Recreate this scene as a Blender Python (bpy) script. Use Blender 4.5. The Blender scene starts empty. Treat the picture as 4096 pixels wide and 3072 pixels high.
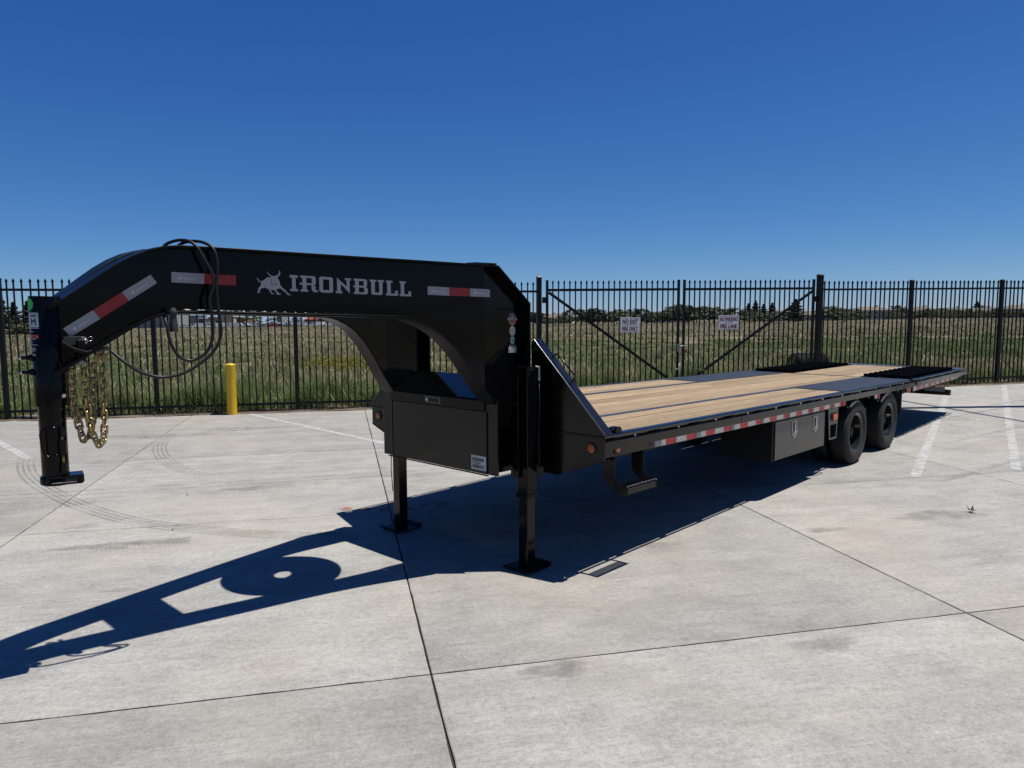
import bpy, bmesh, math, random
import numpy as np
from mathutils import Vector, Matrix
from mathutils.geometry import tessellate_polygon
R = math.radians
random.seed(7)
scn = bpy.context.scene
COL = scn.collection

# ------------------------------------------------------------------ camera, sky, sun, exposure
# The lot slopes about 0.7 degrees; M turns lot coordinates (z = normal of the slab) into level world coordinates.
UPG = Vector((0.0021, 0.0127, 1.0)).normalized()
_x = (Vector((1, 0, 0)) - UPG * UPG.x).normalized()
_y = UPG.cross(_x)
M = Matrix((_x, _y, UPG)).to_4x4()

CAM = Vector((-3.997, -4.1473, 1.8415))
yaw, pit, rol = 0.8238, -0.0972, -0.0034
fwd = Vector((math.sin(yaw) * math.cos(pit), math.cos(yaw) * math.cos(pit), math.sin(pit)))
rgt = Vector((math.cos(yaw), -math.sin(yaw), 0))
upv = rgt.cross(fwd)
r2 = rgt * math.cos(rol) + upv * math.sin(rol)
u2 = -rgt * math.sin(rol) + upv * math.cos(rol)
cm = Matrix((r2, u2, -fwd)).transposed().to_4x4()
cm.translation = CAM
cd = bpy.data.cameras.new('camera')
cam = bpy.data.objects.new('camera', cd)
COL.objects.link(cam)
cam.matrix_world = M @ cm
cd.sensor_width = 36.0
cd.lens = 25.72
cd.clip_start = 0.05
cd.clip_end = 30000
scn.camera = cam

SUN = (M.to_3x3() @ Vector((0.24, -0.24, 1.0))).normalized()      # towards the sun
elev = math.asin(SUN.z)
azim = math.atan2(SUN.x, SUN.y)
wd = bpy.data.worlds.new('World')
scn.world = wd
wd.use_nodes = True
nt = wd.node_tree
nt.nodes.clear()
sky = nt.nodes.new('ShaderNodeTexSky')
sky.sky_type = 'NISHITA'
sky.sun_disc = False
sky.sun_elevation = elev
sky.sun_rotation = azim
sky.altitude = 0
sky.air_density = 0.7
sky.dust_density = 0.12
sky.ozone_density = 6.0
# camera-like colour response of the deep blue sky: the same per-channel curve everywhere
sep = nt.nodes.new('ShaderNodeSeparateColor'); hs = nt.nodes.new('ShaderNodeCombineColor')
for i, (pw, k) in enumerate(((1.42, 0.360), (1.05, 0.735), (0.69, 1.83))):
    p_ = nt.nodes.new('ShaderNodeMath'); p_.operation = 'POWER'; p_.inputs[1].default_value = pw
    q_ = nt.nodes.new('ShaderNodeMath'); q_.operation = 'MULTIPLY'; q_.inputs[1].default_value = k
    nt.links.new(sep.outputs[i], p_.inputs[0]); nt.links.new(p_.outputs[0], q_.inputs[0]); nt.links.new(q_.outputs[0], hs.inputs[i])
bg = nt.nodes.new('ShaderNodeBackground')
bg.inputs['Strength'].default_value = 0.06
wo = nt.nodes.new('ShaderNodeOutputWorld')
nt.links.new(sky.outputs[0], sep.inputs[0])
nt.links.new(hs.outputs[0], bg.inputs['Color'])
nt.links.new(bg.outputs[0], wo.inputs['Surface'])

sd = bpy.data.lights.new('sun', 'SUN')
sd.energy = 5.0
sd.angle = R(0.55)
sd.color = (1.0, 0.955, 0.875)
sun = bpy.data.objects.new('sun', sd)
COL.objects.link(sun)
sun.rotation_euler = SUN.to_track_quat('Z', 'Y').to_euler()
sun.location = (0, 0, 30)

scn.render.engine = 'CYCLES'
scn.view_settings.view_transform = 'Standard'
scn.view_settings.look = 'None'
scn.view_settings.exposure = 0.485
scn.view_settings.gamma = 1.0
scn.view_settings.use_curve_mapping = False

# ------------------------------------------------------------------ materials
MATS = {}
class NB:
    """small node-building helper"""
    def __init__(s, name):
        s.m = bpy.data.materials.new(name); s.m.use_nodes = True
        s.t = s.m.node_tree; s.b = s.t.nodes['Principled BSDF']; MATS[name] = s.m
    def n(s, typ, **kw):
        o = s.t.nodes.new(typ)
        for k, v in kw.items(): setattr(o, k, v)
        return o
    def l(s, a, b): s.t.links.new(a, b)
    def coord(s, which='Object'):
        return s.n('ShaderNodeTexCoord').outputs[which]
    def noise(s, vec, scale, detail=4, rough=0.55, stretch=None, rot=None):
        if stretch or rot:
            mp = s.n('ShaderNodeMapping')
            if stretch: mp.inputs['Scale'].default_value = stretch
            if rot: mp.inputs['Rotation'].default_value = rot
            s.l(vec, mp.inputs['Vector']); vec = mp.outputs[0]
        o = s.n('ShaderNodeTexNoise'); o.inputs['Scale'].default_value = scale
        o.inputs['Detail'].default_value = detail; o.inputs['Roughness'].default_value = rough
        s.l(vec, o.inputs['Vector']); return o.outputs['Fac']
    def ramp(s, fac, stops):
        o = s.n('ShaderNodeValToRGB'); cr = o.color_ramp
        while len(cr.elements) > 1: cr.elements.remove(cr.elements[-1])
        for i, (p, c) in enumerate(stops):
            e = cr.elements[0] if i == 0 else cr.elements.new(p)
            e.position = p; e.color = c if len(c) == 4 else (*c, 1)
        s.l(fac, o.inputs['Fac']); return o.outputs['Color']
    def mix(s, a, b, fac, typ='MIX'):
        o = s.n('ShaderNodeMix', data_type='RGBA', blend_type=typ)
        for sock, v in ((o.inputs[6], a), (o.inputs[7], b), (o.inputs[0], fac)):
            if hasattr(v, 'is_output') or isinstance(v, bpy.types.NodeSocket): s.l(v, sock)
            else: sock.default_value = (*v, 1) if isinstance(v, tuple) and len(v) == 3 else v
        return o.outputs[2]
    def math(s, op, a, b=None, clamp=False):
        o = s.n('ShaderNodeMath', operation=op); o.use_clamp = clamp
        for i, v in enumerate((a, b)):
            if v is None: continue
            if isinstance(v, bpy.types.NodeSocket): s.l(v, o.inputs[i])
            else: o.inputs[i].default_value = v
        return o.outputs[0]
    def bump(s, h, strength=0.3, dist=0.01):
        o = s.n('ShaderNodeBump'); o.inputs['Strength'].default_value = strength; o.inputs['Distance'].default_value = dist
        s.l(h, o.inputs['Height']); s.l(o.outputs[0], s.b.inputs['Normal'])
    def set(s, **kw):
        for k, v in kw.items():
            k = k.replace('_', ' ')
            if isinstance(v, bpy.types.NodeSocket): s.l(v, s.b.inputs[k])
            else: s.b.inputs[k].default_value = (*v, 1) if isinstance(v, tuple) and len(v) == 3 else v
        return s

def simple(name, col, rough=0.5, metal=0.0, var=0.12, scale=8.0, bump=0.0, bscale=60.0, spec=0.5):
    b = NB(name); c = b.coord()
    f = b.noise(c, scale)
    lo = tuple(x * (1 - var) for x in col); hi = tuple(min(1, x * (1 + var)) for x in col)
    b.set(Base_Color=b.ramp(f, [(0.3, lo), (0.7, hi)]), Roughness=rough, Metallic=metal)
    b.b.inputs['Specular IOR Level'].default_value = spec
    if bump: b.bump(b.noise(c, bscale, 3), bump, 0.004)
    return b.m

# trailer paint: gloss black powder coat with dust film and faint orange peel
def black_paint(name, col=(0.0030, 0.0032, 0.0040), r0=0.07, r1=0.17, peel=0.03, spec=0.16, dust_c=(0.010, 0.0098, 0.0095)):
    b = NB(name); c = b.coord()
    n1 = b.noise(c, 3.0, 5); n2 = b.noise(c, 45.0, 3)
    rr = b.ramp(n1, [(0.3, (r0,) * 3), (0.75, (r1,) * 3)])
    dust = b.ramp(b.noise(c, 14.0, 6, 0.65), [(0.55, (0, 0, 0)), (0.85, (0.5, 0.5, 0.5))])
    b.set(Base_Color=b.mix(col, dust_c, dust), Roughness=rr)
    b.b.inputs['Specular IOR Level'].default_value = spec
    b.bump(n2, peel, 0.003)
    return b.m
black_paint('paint_black')
black_paint('paint_side', (0.004, 0.004, 0.0042), 0.10, 0.22, spec=0.27)
black_paint('paint_edge', (0.004, 0.0045, 0.006), 0.14, 0.26, 0.02, spec=0.9)
black_paint('paint_strip', (0.030, 0.033, 0.040), 0.30, 0.42, 0.03, spec=1.0, dust_c=(0.05, 0.05, 0.05))
black_paint('paint_flange', (0.003, 0.0032, 0.004), 0.30, 0.42, 0.05, spec=0.12)
black_paint('paint_ramp', (0.0025, 0.0025, 0.003), 0.60, 0.75, 0.05, spec=0.08)
black_paint('paint_lid', (0.0015, 0.0017, 0.002), 0.03, 0.05, 0.006, spec=0.6, dust_c=(.002, .002, .002))
black_paint('paint_fence', (0.0035, 0.004, 0.0045), 0.35, 0.55, 0.08, spec=0.22, dust_c=(.008, .008, .008))
simple('steel_dark', (0.006, 0.006, 0.0065), 0.5, spec=0.25)
simple('bright_steel', (0.55, 0.55, 0.54), 0.35, 0.7, 0.1)
simple('tool_door', (0.034, 0.033, 0.031), 0.32, 0.0, 0.10, 3.0)
simple('chrome', (0.62, 0.62, 0.62), 0.18, 1.0, 0.05)
simple('steel_grey', (0.30, 0.30, 0.30), 0.4, 0.6, 0.15)
simple('zinc_gold', (0.46, 0.34, 0.14), 0.38, 0.7, 0.35, 30.0, 0.1, 120)
simple('gold_plate', (0.42, 0.28, 0.09), 0.4, 0.6, 0.25, 30.0)
simple('cable_rubber', (0.008, 0.008, 0.0085), 0.45, spec=0.3)
simple('logo_silver', (0.43, 0.43, 0.45), 0.5, 0.0, 0.05)
simple('logo_dark', (0.004, 0.004, 0.006), 0.5)
simple('tape_logo', (0.70, 0.70, 0.71), 0.5, 0, 0.04)
simple('tape_logo_red', (0.50, 0.03, 0.035), 0.5, 0, 0.04)
simple('sticker_white', (0.62, 0.63, 0.64), 0.5, 0, 0.05)
simple('sticker_ink', (0.02, 0.02, 0.025), 0.5)
simple('sticker_orange', (0.55, 0.075, 0.015), 0.5)
simple('sticker_tan', (0.50, 0.30, 0.16), 0.5)
simple('sticker_mint', (0.42, 0.60, 0.50), 0.5)
simple('sticker_green', (0.015, 0.50, 0.06), 0.5)
simple('sticker_purple', (0.06, 0.035, 0.12), 0.5)
simple('sticker_blue', (0.42, 0.52, 0.58), 0.5)
simple('amber', (0.50, 0.105, 0.01), 0.22, 0, 0.1, 40)
simple('amber_line', (0.60, 0.16, 0.02), 0.3)
simple('red_lens', (0.42, 0.01, 0.012), 0.2)
simple('rubber_black', (0.012, 0.012, 0.012), 0.7)
simple('bollard_yellow', (0.78, 0.50, 0.012), 0.42, 0, 0.06, 4.0, 0.05, 30)
simple('paint_white', (0.62, 0.62, 0.60), 0.6)
simple('sign_white', (0.90, 0.90, 0.90), 0.4, 0, 0.04)
simple('sign_red', (0.15, 0.008, 0.012), 0.45)
simple('joint_filler', (0.028, 0.027, 0.025), 0.9)
simple('wall_beige', (0.56, 0.47, 0.37), 0.85)
simple('wall_cream', (0.66, 0.57, 0.46), 0.85)
simple('wall_tan', (0.45, 0.36, 0.27), 0.85)
simple('wall_grey', (0.30, 0.31, 0.31), 0.85)
simple('wall_brick', (0.22, 0.12, 0.09), 0.85)
simple('wall_dark', (0.12, 0.12, 0.12), 0.8)
simple('roof_tan', (0.150, 0.122, 0.100), 0.9, 0, 0.2, 1.0)
simple('roof_red', (0.24, 0.05, 0.035), 0.9, 0, 0.2, 1.0)
simple('roof_grey', (0.11, 0.10, 0.095), 0.9, 0, 0.2, 1.0)
simple('far_glass', (0.03, 0.04, 0.05), 0.1)
simple('trim_white', (0.6, 0.6, 0.58), 0.6)
simple('car_white', (0.70, 0.70, 0.70), 0.3)
simple('car_red', (0.40, 0.02, 0.02), 0.3)
simple('car_grey', (0.22, 0.23, 0.25), 0.3)
simple('trunk_bark', (0.09, 0.065, 0.045), 0.9, 0, 0.3, 6.0, 0.4, 20)
simple('dead_leaf', (0.10, 0.045, 0.025), 0.7, 0, 0.3, 60)
simple('pebble', (0.05, 0.045, 0.04), 0.8)
simple('orange_mark', (0.50, 0.10, 0.03), 0.8)
simple('hill_haze_blue', (0.19, 0.25, 0.34), 0.95, 0, 0.12, 0.001)  # distance haze painted into the hills as a bluish base colour
simple('pole_metal', (0.12, 0.11, 0.10), 0.5, 0.3)

def tape_mat(name, col):
    b = NB(name); c = b.coord()
    br = b.n('ShaderNodeTexChecker'); br.inputs['Scale'].default_value = 420
    b.l(c, br.inputs['Vector'])
    f = b.noise(c, 25, 3)
    base = b.ramp(f, [(0.3, tuple(x * .9 for x in col)), (0.7, tuple(x * 1.1 for x in col))])
    b.set(Base_Color=b.mix(base, tuple(x * .8 for x in col), b.math('MULTIPLY', br.outputs['Fac'], 0.35)), Roughness=0.35)
    return b.m
tape_mat('tape_grey', (0.37, 0.37, 0.38)); tape_mat('tape_red', (0.36, 0.009, 0.012))

def wood_mat():
    b = NB('plank_wood'); c = b.coord()
    oi = b.n('ShaderNodeObjectInfo')
    add = b.n('ShaderNodeVectorMath', operation='ADD'); b.l(c, add.inputs[0])
    cx = b.n('ShaderNodeCombineXYZ'); b.l(b.math('MULTIPLY', oi.outputs['Random'], 40.0), cx.inputs[0]); b.l(b.math('MULTIPLY', oi.outputs['Random'], 17.0), cx.inputs[1])
    b.l(cx.outputs[0], add.inputs[1]); v = add.outputs[0]
    g1 = b.noise(v, 3.0, 6, 0.6, (0.22, 6.0, 1.0))
    g2 = b.noise(v, 9.0, 8, 0.7, (0.35, 9.0, 1.0))
    base = b.ramp(g1, [(0.25, (0.27, 0.182, 0.098)), (0.5, (0.365, 0.260, 0.148)), (0.75, (0.46, 0.342, 0.210))])
    dark = b.ramp(g2, [(0.38, (1, 1, 1)), (0.50, (0, 0, 0))])
    base = b.mix(base, (0.14, 0.085, 0.042), b.math('MULTIPLY', dark, 0.7))
    vo = b.n('ShaderNodeTexVoronoi'); vo.inputs['Scale'].default_value = 3.4
    mp = b.n('ShaderNodeMapping'); mp.inputs['Scale'].default_value = (0.8, 2.2, 1); b.l(v, mp.inputs[0]); b.l(mp.outputs[0], vo.inputs['Vector'])
    kn = b.ramp(vo.outputs['Distance'], [(0.03, (1, 1, 1)), (0.09, (0, 0, 0))])
    base = b.mix(base, (0.10, 0.05, 0.02), b.math('MULTIPLY', kn, 0.85))
    scuff = b.ramp(b.noise(v, 4.0, 8, 0.75, (0.6, 3.0, 1)), [(0.60, (0, 0, 0)), (0.68, (1, 1, 1))])
    base = b.mix(base, (0.10, 0.07, 0.045), b.math('MULTIPLY', scuff, 0.75))
    tone = b.math('ADD', b.math('MULTIPLY', oi.outputs['Random'], 0.42), 0.74)
    cc = b.n('ShaderNodeCombineColor')
    for i in range(3): b.l(tone, cc.inputs[i])
    base = b.mix(base, cc.outputs[0], 1.0, 'MULTIPLY')
    b.set(Base_Color=base, Roughness=0.75); b.bump(g2, 0.25, 0.004)
wood_mat()

def tread_plate():
    b = NB('tread_plate'); c = b.coord()
    w1 = b.n('ShaderNodeTexWave', wave_type='BANDS', bands_direction='DIAGONAL'); w1.inputs['Scale'].default_value = 6
    b.l(c, w1.inputs['Vector'])
    mp = b.n('ShaderNodeMapping'); mp.inputs['Rotation'].default_value = (0, 0, R(90)); b.l(c, mp.inputs[0])
    w2 = b.n('ShaderNodeTexWave', wave_type='BANDS', bands_direction='DIAGONAL'); w2.inputs['Scale'].default_value = 6
    b.l(mp.outputs[0], w2.inputs['Vector'])
    h = b.math('MAXIMUM', w1.outputs['Fac'], w2.outputs['Fac'])
    d = b.ramp(b.noise(c, 5, 6, .65), [(.35, (0.010, 0.012, 0.016)), (.75, (0.040, 0.041, 0.043))])
    loz = b.ramp(h, [(0.80, (0, 0, 0)), (0.92, (1, 1, 1))])
    d = b.mix(d, (0.085, 0.09, 0.10), b.math('MULTIPLY', loz, 0.55))
    b.set(Base_Color=d, Roughness=0.42); b.b.inputs['Specular IOR Level'].default_value = 0.30
    b.bump(h, 0.9, 0.004)
tread_plate()

def concrete():
    b = NB('concrete'); c = b.coord()
    oi = b.n('ShaderNodeObjectInfo')
    big = b.noise(c, 0.55, 5, 0.6)
    mid = b.noise(c, 2.3, 7, 0.68)
    broom = b.noise(c, 1.0, 5, 0.7, (3.0, 70.0, 1.0))
    fine = b.noise(c, 75.0, 5, 0.75)
    streak = b.noise(c, 1.0, 5, 0.65, (0.35, 3.2, 1.0))
    base = b.ramp(big, [(0.28, (0.318, 0.313, 0.297)), (0.5, (0.366, 0.361, 0.344)), (0.72, (0.408, 0.402, 0.380))])
    base = b.mix(base, b.ramp(mid, [(0.3, (0.80, 0.80, 0.80)), (0.5, (0.98, 0.98, 0.98)), (0.7, (1.09, 1.085, 1.07))]), 0.8, 'MULTIPLY')
    base = b.mix(base, b.ramp(streak, [(0.33, (0.82, 0.82, 0.825)), (0.52, (1, 1, 1)), (0.75, (1.07, 1.065, 1.05))]), 0.65, 'MULTIPLY')
    base = b.mix(base, b.ramp(broom, [(0.3, (0.80, 0.80, 0.80)), (0.6, (1.06, 1.06, 1.06))]), 0.6, 'MULTIPLY')
    base = b.mix(base, b.ramp(fine, [(0.28, (0.50, 0.49, 0.48)), (0.47, (1, 1, 1)), (0.75, (1.22, 1.22, 1.21))]), 0.75, 'MULTIPLY')
    grain = b.noise(c, 26.0, 6, 0.8)
    base = b.mix(base, b.ramp(grain, [(0.30, (0.66, 0.655, 0.645)), (0.5, (1, 1, 1)), (0.70, (1.26, 1.26, 1.25))]), 0.8, 'MULTIPLY')
    cloud = b.noise(c, 5.5, 5, 0.7, (0.6, 1.4, 1.0))
    base = b.mix(base, b.ramp(cloud, [(0.32, (0.84, 0.84, 0.84)), (0.5, (1, 1, 1)), (0.68, (1.10, 1.095, 1.08))]), 0.8, 'MULTIPLY')
    warm = b.ramp(b.noise(c, 0.45, 4, 0.6), [(0.46, (0, 0, 0)), (0.70, (1, 1, 1))])
    base = b.mix(base, (0.44, 0.375, 0.29), b.math('MULTIPLY', warm, 0.35))
    # grit pits
    pits = b.n('ShaderNodeTexVoronoi'); pits.inputs['Scale'].default_value = 75; b.l(c, pits.inputs['Vector'])
    pm = b.ramp(pits.outputs['Distance'], [(0.10, (1, 1, 1)), (0.22, (0, 0, 0))])
    pm = b.math('MULTIPLY', pm, b.ramp(b.noise(c, 0.9, 4), [(0.46, (0, 0, 0)), (0.66, (1, 1, 1))]))
    base = b.mix(base, (0.17, 0.15, 0.13), b.math('MULTIPLY', pm, 0.75))
    # soft dark rubber / oil blotches
    bl = b.ramp(b.noise(c, 1.15, 6, 0.72), [(0.61, (0, 0, 0)), (0.74, (1, 1, 1))])
    base = b.mix(base, (0.17, 0.17, 0.17), b.math('MULTIPLY', bl, 0.26))
    tone = b.math('ADD', b.math('MULTIPLY', oi.outputs['Random'], 0.18), 0.90)
    cc = b.n('ShaderNodeCombineColor')
    for i in range(3): b.l(tone, cc.inputs[i])
    base = b.mix(base, cc.outputs[0], 1.0, 'MULTIPLY')
    b.set(Base_Color=base, Roughness=0.85); b.b.inputs['Specular IOR Level'].default_value = 0.25
    h = b.math('ADD', b.math('MULTIPLY', broom, 0.7), b.math('MULTIPLY', fine, 0.6))
    b.bump(h, 0.35, 0.004)
concrete()

def mark_mat(name, col, amount, scale=6.0, thr=(0.40, 0.62), stretch=None):
    """worn mark on the slab: opacity broken up by noise"""
    b = NB(name); c = b.coord()
    f = b.noise(c, scale, 6, 0.7, stretch)
    a = b.ramp(f, [(thr[0], (0, 0, 0)), (thr[1], (1, 1, 1))])
    at = b.n('ShaderNodeAttribute', attribute_name='fade')
    al = b.math('MULTIPLY', b.math('MULTIPLY', a, at.outputs['Fac']), amount)
    b.set(Base_Color=col, Roughness=0.8, Alpha=al)
    b.m.blend_method = 'HASHED' if hasattr(b.m, 'blend_method') else None
mark_mat('rubber_mark', (0.08, 0.08, 0.082), 0.40, 2.2, (0.34, 0.68))
mark_mat('rubber_faint', (0.10, 0.10, 0.10), 0.28, 5.0, (0.35, 0.75))
mark_mat('stain_dark', (0.13, 0.128, 0.122), 0.42, 3.5, (0.34, 0.72))
mark_mat('stripe_white', (0.60, 0.60, 0.59), 0.78, 9.0, (0.24, 0.58))
mark_mat('stripe_orange', (0.50, 0.12, 0.03), 0.6, 14.0, (0.25, 0.55))

def tyre_mat():
    b = NB('tyre_rubber'); c = b.coord()
    f = b.noise(c, 12, 5)
    b.set(Base_Color=b.ramp(f, [(0.3, (0.006, 0.0057, 0.0053)), (0.75, (0.018, 0.016, 0.014))]), Roughness=0.75)
tyre_mat()
black_paint('rim_black', (0.012, 0.012, 0.012), 0.12, 0.30, 0.03, spec=0.6, dust_c=(.04, .038, .035))

def terrain_mat():
    b = NB('field_soil'); c = b.coord()
    n1 = b.noise(c, 0.03, 6, 0.6); n2 = b.noise(c, 0.6, 6, 0.7); n3 = b.noise(c, 0.012, 3, 0.5, (1.0, 2.5, 1.0))
    straw = b.ramp(n2, [(0.3, (0.11, 0.090, 0.050)), (0.7, (0.22, 0.175, 0.10))])
    green = b.ramp(n2, [(0.3, (0.035, 0.050, 0.018)), (0.7, (0.075, 0.095, 0.035))])
    b.set(Base_Color=b.mix(straw, green, b.ramp(n1, [(0.48, (0, 0, 0)), (0.6, (0.7, 0.7, 0.7))])), Roughness=0.95)
    b.bump(n2, 0.5, 0.1)
terrain_mat()
simple('dirt', (0.15, 0.115, 0.085), 0.95, 0, 0.3, 3.0, 0.6, 25)

def grass_mat():
    b = NB('grass_blade')
    a = b.n('ShaderNodeAttribute', attribute_name='tint')
    tr = b.n('ShaderNodeBsdfTranslucent'); b.l(a.outputs['Color'], tr.inputs['Color'])
    b.set(Base_Color=a.outputs['Color'], Roughness=0.7); b.b.inputs['Specular IOR Level'].default_value = 0.2
    mx = b.n('ShaderNodeMixShader'); mx.inputs[0].default_value = 0.3
    b.l(b.b.outputs[0], mx.inputs[1]); b.l(tr.outputs[0], mx.inputs[2])
    b.l(mx.outputs[0], b.t.nodes['Material Output'].inputs['Surface'])
grass_mat()

def leaf_mat(name, lo, hi):
    b = NB(name)
    g = b.n('ShaderNodeNewGeometry')
    c = b.ramp(g.outputs['Random Per Island'], [(0.0, lo), (1.0, hi)])
    b.set(Base_Color=c, Roughness=0.6); b.b.inputs['Specular IOR Level'].default_value = 0.25
leaf_mat('leaf_oak', (0.045, 0.062, 0.026), (0.11, 0.135, 0.055))
leaf_mat('leaf_olive', (0.075, 0.088, 0.036), (0.16, 0.17, 0.07))
leaf_mat('leaf_conifer', (0.022, 0.035, 0.020), (0.055, 0.075, 0.040))
leaf_mat('leaf_yellow', (0.10, 0.10, 0.03), (0.18, 0.16, 0.05))

def calibrate(f):
    """the photograph is exposed for a sun stronger than the lamp's range: exposure is up, so all surface colours come down by the same factor"""
    for m in list(MATS.values()):
        t = m.node_tree
        for nd in list(t.nodes):
            if nd.type == 'BSDF_PRINCIPLED': sk = nd.inputs['Base Color']
            elif nd.type == 'BSDF_TRANSLUCENT': sk = nd.inputs['Color']
            else: continue
            if sk.is_linked:
                src = sk.links[0].from_socket; mx = t.nodes.new('ShaderNodeMix'); mx.data_type = 'RGBA'; mx.blend_type = 'MULTIPLY'
                mx.inputs[0].default_value = 1.0; mx.inputs[7].default_value = (f, f, f, 1); t.links.new(src, mx.inputs[6]); t.links.new(mx.outputs[2], sk)
            else: sk.default_value = tuple(c * f for c in sk.default_value[:3]) + (1,)
simple('bare_earth', (0.30, 0.25, 0.18), .95, 0, .2, 3)
calibrate(0.714)

# ------------------------------------------------------------------ mesh helpers
TS = 0.0182          # the trailer stands nose-high: 18 mm per metre
class MB:
    def __init__(s): s.v = []; s.f = []
    def add(s, vs, fs):
        o = len(s.v); s.v += [tuple(p) for p in vs]; s.f += [tuple(i + o for i in f) for f in fs]; return s
    def box(s, x0, x1, y0, y1, z0, z1):
        vs = [(x, y, z) for z in (z0, z1) for y in (y0, y1) for x in (x0, x1)]
        return s.add(vs, [(0, 2, 3, 1), (4, 5, 7, 6), (0, 1, 5, 4), (2, 6, 7, 3), (0, 4, 6, 2), (1, 3, 7, 5)])
    def hexa(s, b, t):
        return s.add(list(b) + list(t), [(3, 2, 1, 0), (4, 5, 6, 7), (0, 1, 5, 4), (1, 2, 6, 5), (2, 3, 7, 6), (3, 0, 4, 7)])
    def prism(s, poly, fa, fb):
        """poly: 2-D outline (may be concave); fa, fb map a 2-D point to the two faces"""
        n = len(poly)
        tri = tessellate_polygon([[Vector((p[0], p[1], 0)) for p in poly]])
        vs = [fa(*p) for p in poly] + [fb(*p) for p in poly]
        fs = [tuple(t) for t in tri] + [tuple(i + n for i in reversed(t)) for t in tri]
        fs += [(i, (i + 1) % n, (i + 1) % n + n, i + n) for i in range(n)]
        return s.add(vs, fs)
    def tube(s, path, r, n=10, closed=False, caps=True):
        P = [Vector(p) for p in path]; k = len(P); ring = []
        up = Vector((0.13, 0.31, 0.94)).normalized(); base = len(s.v)
        prev = None
        for i, p in enumerate(P):
            if closed: t = (P[(i + 1) % k] - P[i - 1])
            else: t = P[min(i + 1, k - 1)] - P[max(i - 1, 0)]
            t.normalize()
            if prev is None:
                a = t.cross(up); 
                if a.length < 1e-3: a = t.cross(Vector((1, 0, 0)))
                a.normalize()
            else:
                a = prev - t * prev.dot(t); a.normalize()
            prev = a; b2 = t.cross(a)
            rr = r[i] if isinstance(r, (list, tuple)) else r
            for j in range(n):
                th = 2 * math.pi * j / n
                s.v.append(tuple(p + (a * math.cos(th) + b2 * math.sin(th)) * rr))
        m = k if closed else k - 1
        for i in range(m):
            for j in range(n):
                a0 = base + i * n + j; a1 = base + i * n + (j + 1) % n
                b0 = base + ((i + 1) % k) * n + j; b1 = base + ((i + 1) % k) * n + (j + 1) % n
                s.f.append((a0, a1, b1, b0))
        if caps and not closed:
            s.f.append(tuple(base + j for j in reversed(range(n)))); s.f.append(tuple(base + (k - 1) * n + j for j in range(n)))
        return s
    def cyl(s, p0, p1, r, n=16): return s.tube([p0, p1], r, n)
    def lathe(s, prof, o, ax, n=32):
        """prof: (distance along axis, radius)"""
        o = Vector(o); ax = Vector(ax).normalized()
        a = ax.cross(Vector((0, 0, 1)));
        if a.length < 1e-3: a = ax.cross(Vector((1, 0, 0)))
        a.normalize(); b2 = ax.cross(a); base = len(s.v)
        for d, r in prof:
            for j in range(n):
                th = 2 * math.pi * j / n
                s.v.append(tuple(o + ax * d + (a * math.cos(th) + b2 * math.sin(th)) * r))
        for i in range(len(prof) - 1):
            for j in range(n):
                s.f.append((base + i * n + j, base + i * n + (j + 1) % n, base + (i + 1) * n + (j + 1) % n, base + (i + 1) * n + j))
        if prof[0][1] > 1e-5: s.f.append(tuple(base + j for j in reversed(range(n))))
        if prof[-1][1] > 1e-5: s.f.append(tuple(base + (len(prof) - 1) * n + j for j in range(n)))
        return s
    def mesh(s, name, mat, shear=0.0, smooth=False, fix=True):
        me = bpy.data.meshes.new(name)
        vs = [(x, y, z - shear * x) for x, y, z in s.v] if shear else s.v
        me.from_pydata(vs, [], s.f)
        if fix:
            bm = bmesh.new(); bm.from_mesh(me); bmesh.ops.recalc_face_normals(bm, faces=bm.faces); bm.to_mesh(me); bm.free()
        me.materials.append(MATS[mat])
        if smooth: me.polygons.foreach_set('use_smooth', [True] * len(me.polygons))
        return me
    def build(s, name, mat, parent=None, shear=0.0, smooth=False, bevel=0.0, autosm=None, fix=True):
        me = s.mesh(name, mat, shear, smooth or bool(autosm), fix)
        o = bpy.data.objects.new(name, me); COL.objects.link(o)
        if parent is not None: o.parent = parent
        if autosm:
            me.set_sharp_from_angle(angle=R(autosm))
        if bevel:
            md = o.modifiers.new('bevel', 'BEVEL'); md.width = bevel; md.segments = 2; md.limit_method = 'ANGLE'; md.angle_limit = R(40)
        return o

def empty(name, loc=(0, 0, 0), rz=0.0):
    o = bpy.data.objects.new(name, None); COL.objects.link(o); o.location = loc; o.rotation_euler = (0, 0, rz); o.empty_display_size = 0.2; return o
def tag(o, label, cat, group=None):
    o['label'] = label; o['category'] = cat
    if group: o['group'] = group
    return o
def copy_tree(o, parent=None):
    c = o.copy(); COL.objects.link(c)
    if parent is not None: c.parent = parent
    for ch in list(o.children): copy_tree(ch, c)
    return c
LOT = []                     # top-level objects built in lot coordinates; tilted by M at the end

def text_mesh(txt, size, thick=0.0):
    cu = bpy.data.curves.new('t', 'FONT'); cu.body = txt; cu.size = size; cu.align_x = 'CENTER'; cu.align_y = 'CENTER'; cu.offset = thick; cu.resolution_u = 3
    o = bpy.data.objects.new('t', cu); COL.objects.link(o)
    dg = bpy.context.evaluated_depsgraph_get(); dg.update()
    me = bpy.data.meshes.new_from_object(o.evaluated_get(dg))
    vs = [tuple(v.co) for v in me.vertices]; fs = [tuple(p.vertices) for p in me.polygons]
    bpy.data.objects.remove(o); bpy.data.curves.remove(cu); bpy.data.meshes.remove(me)
    return vs, fs

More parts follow.
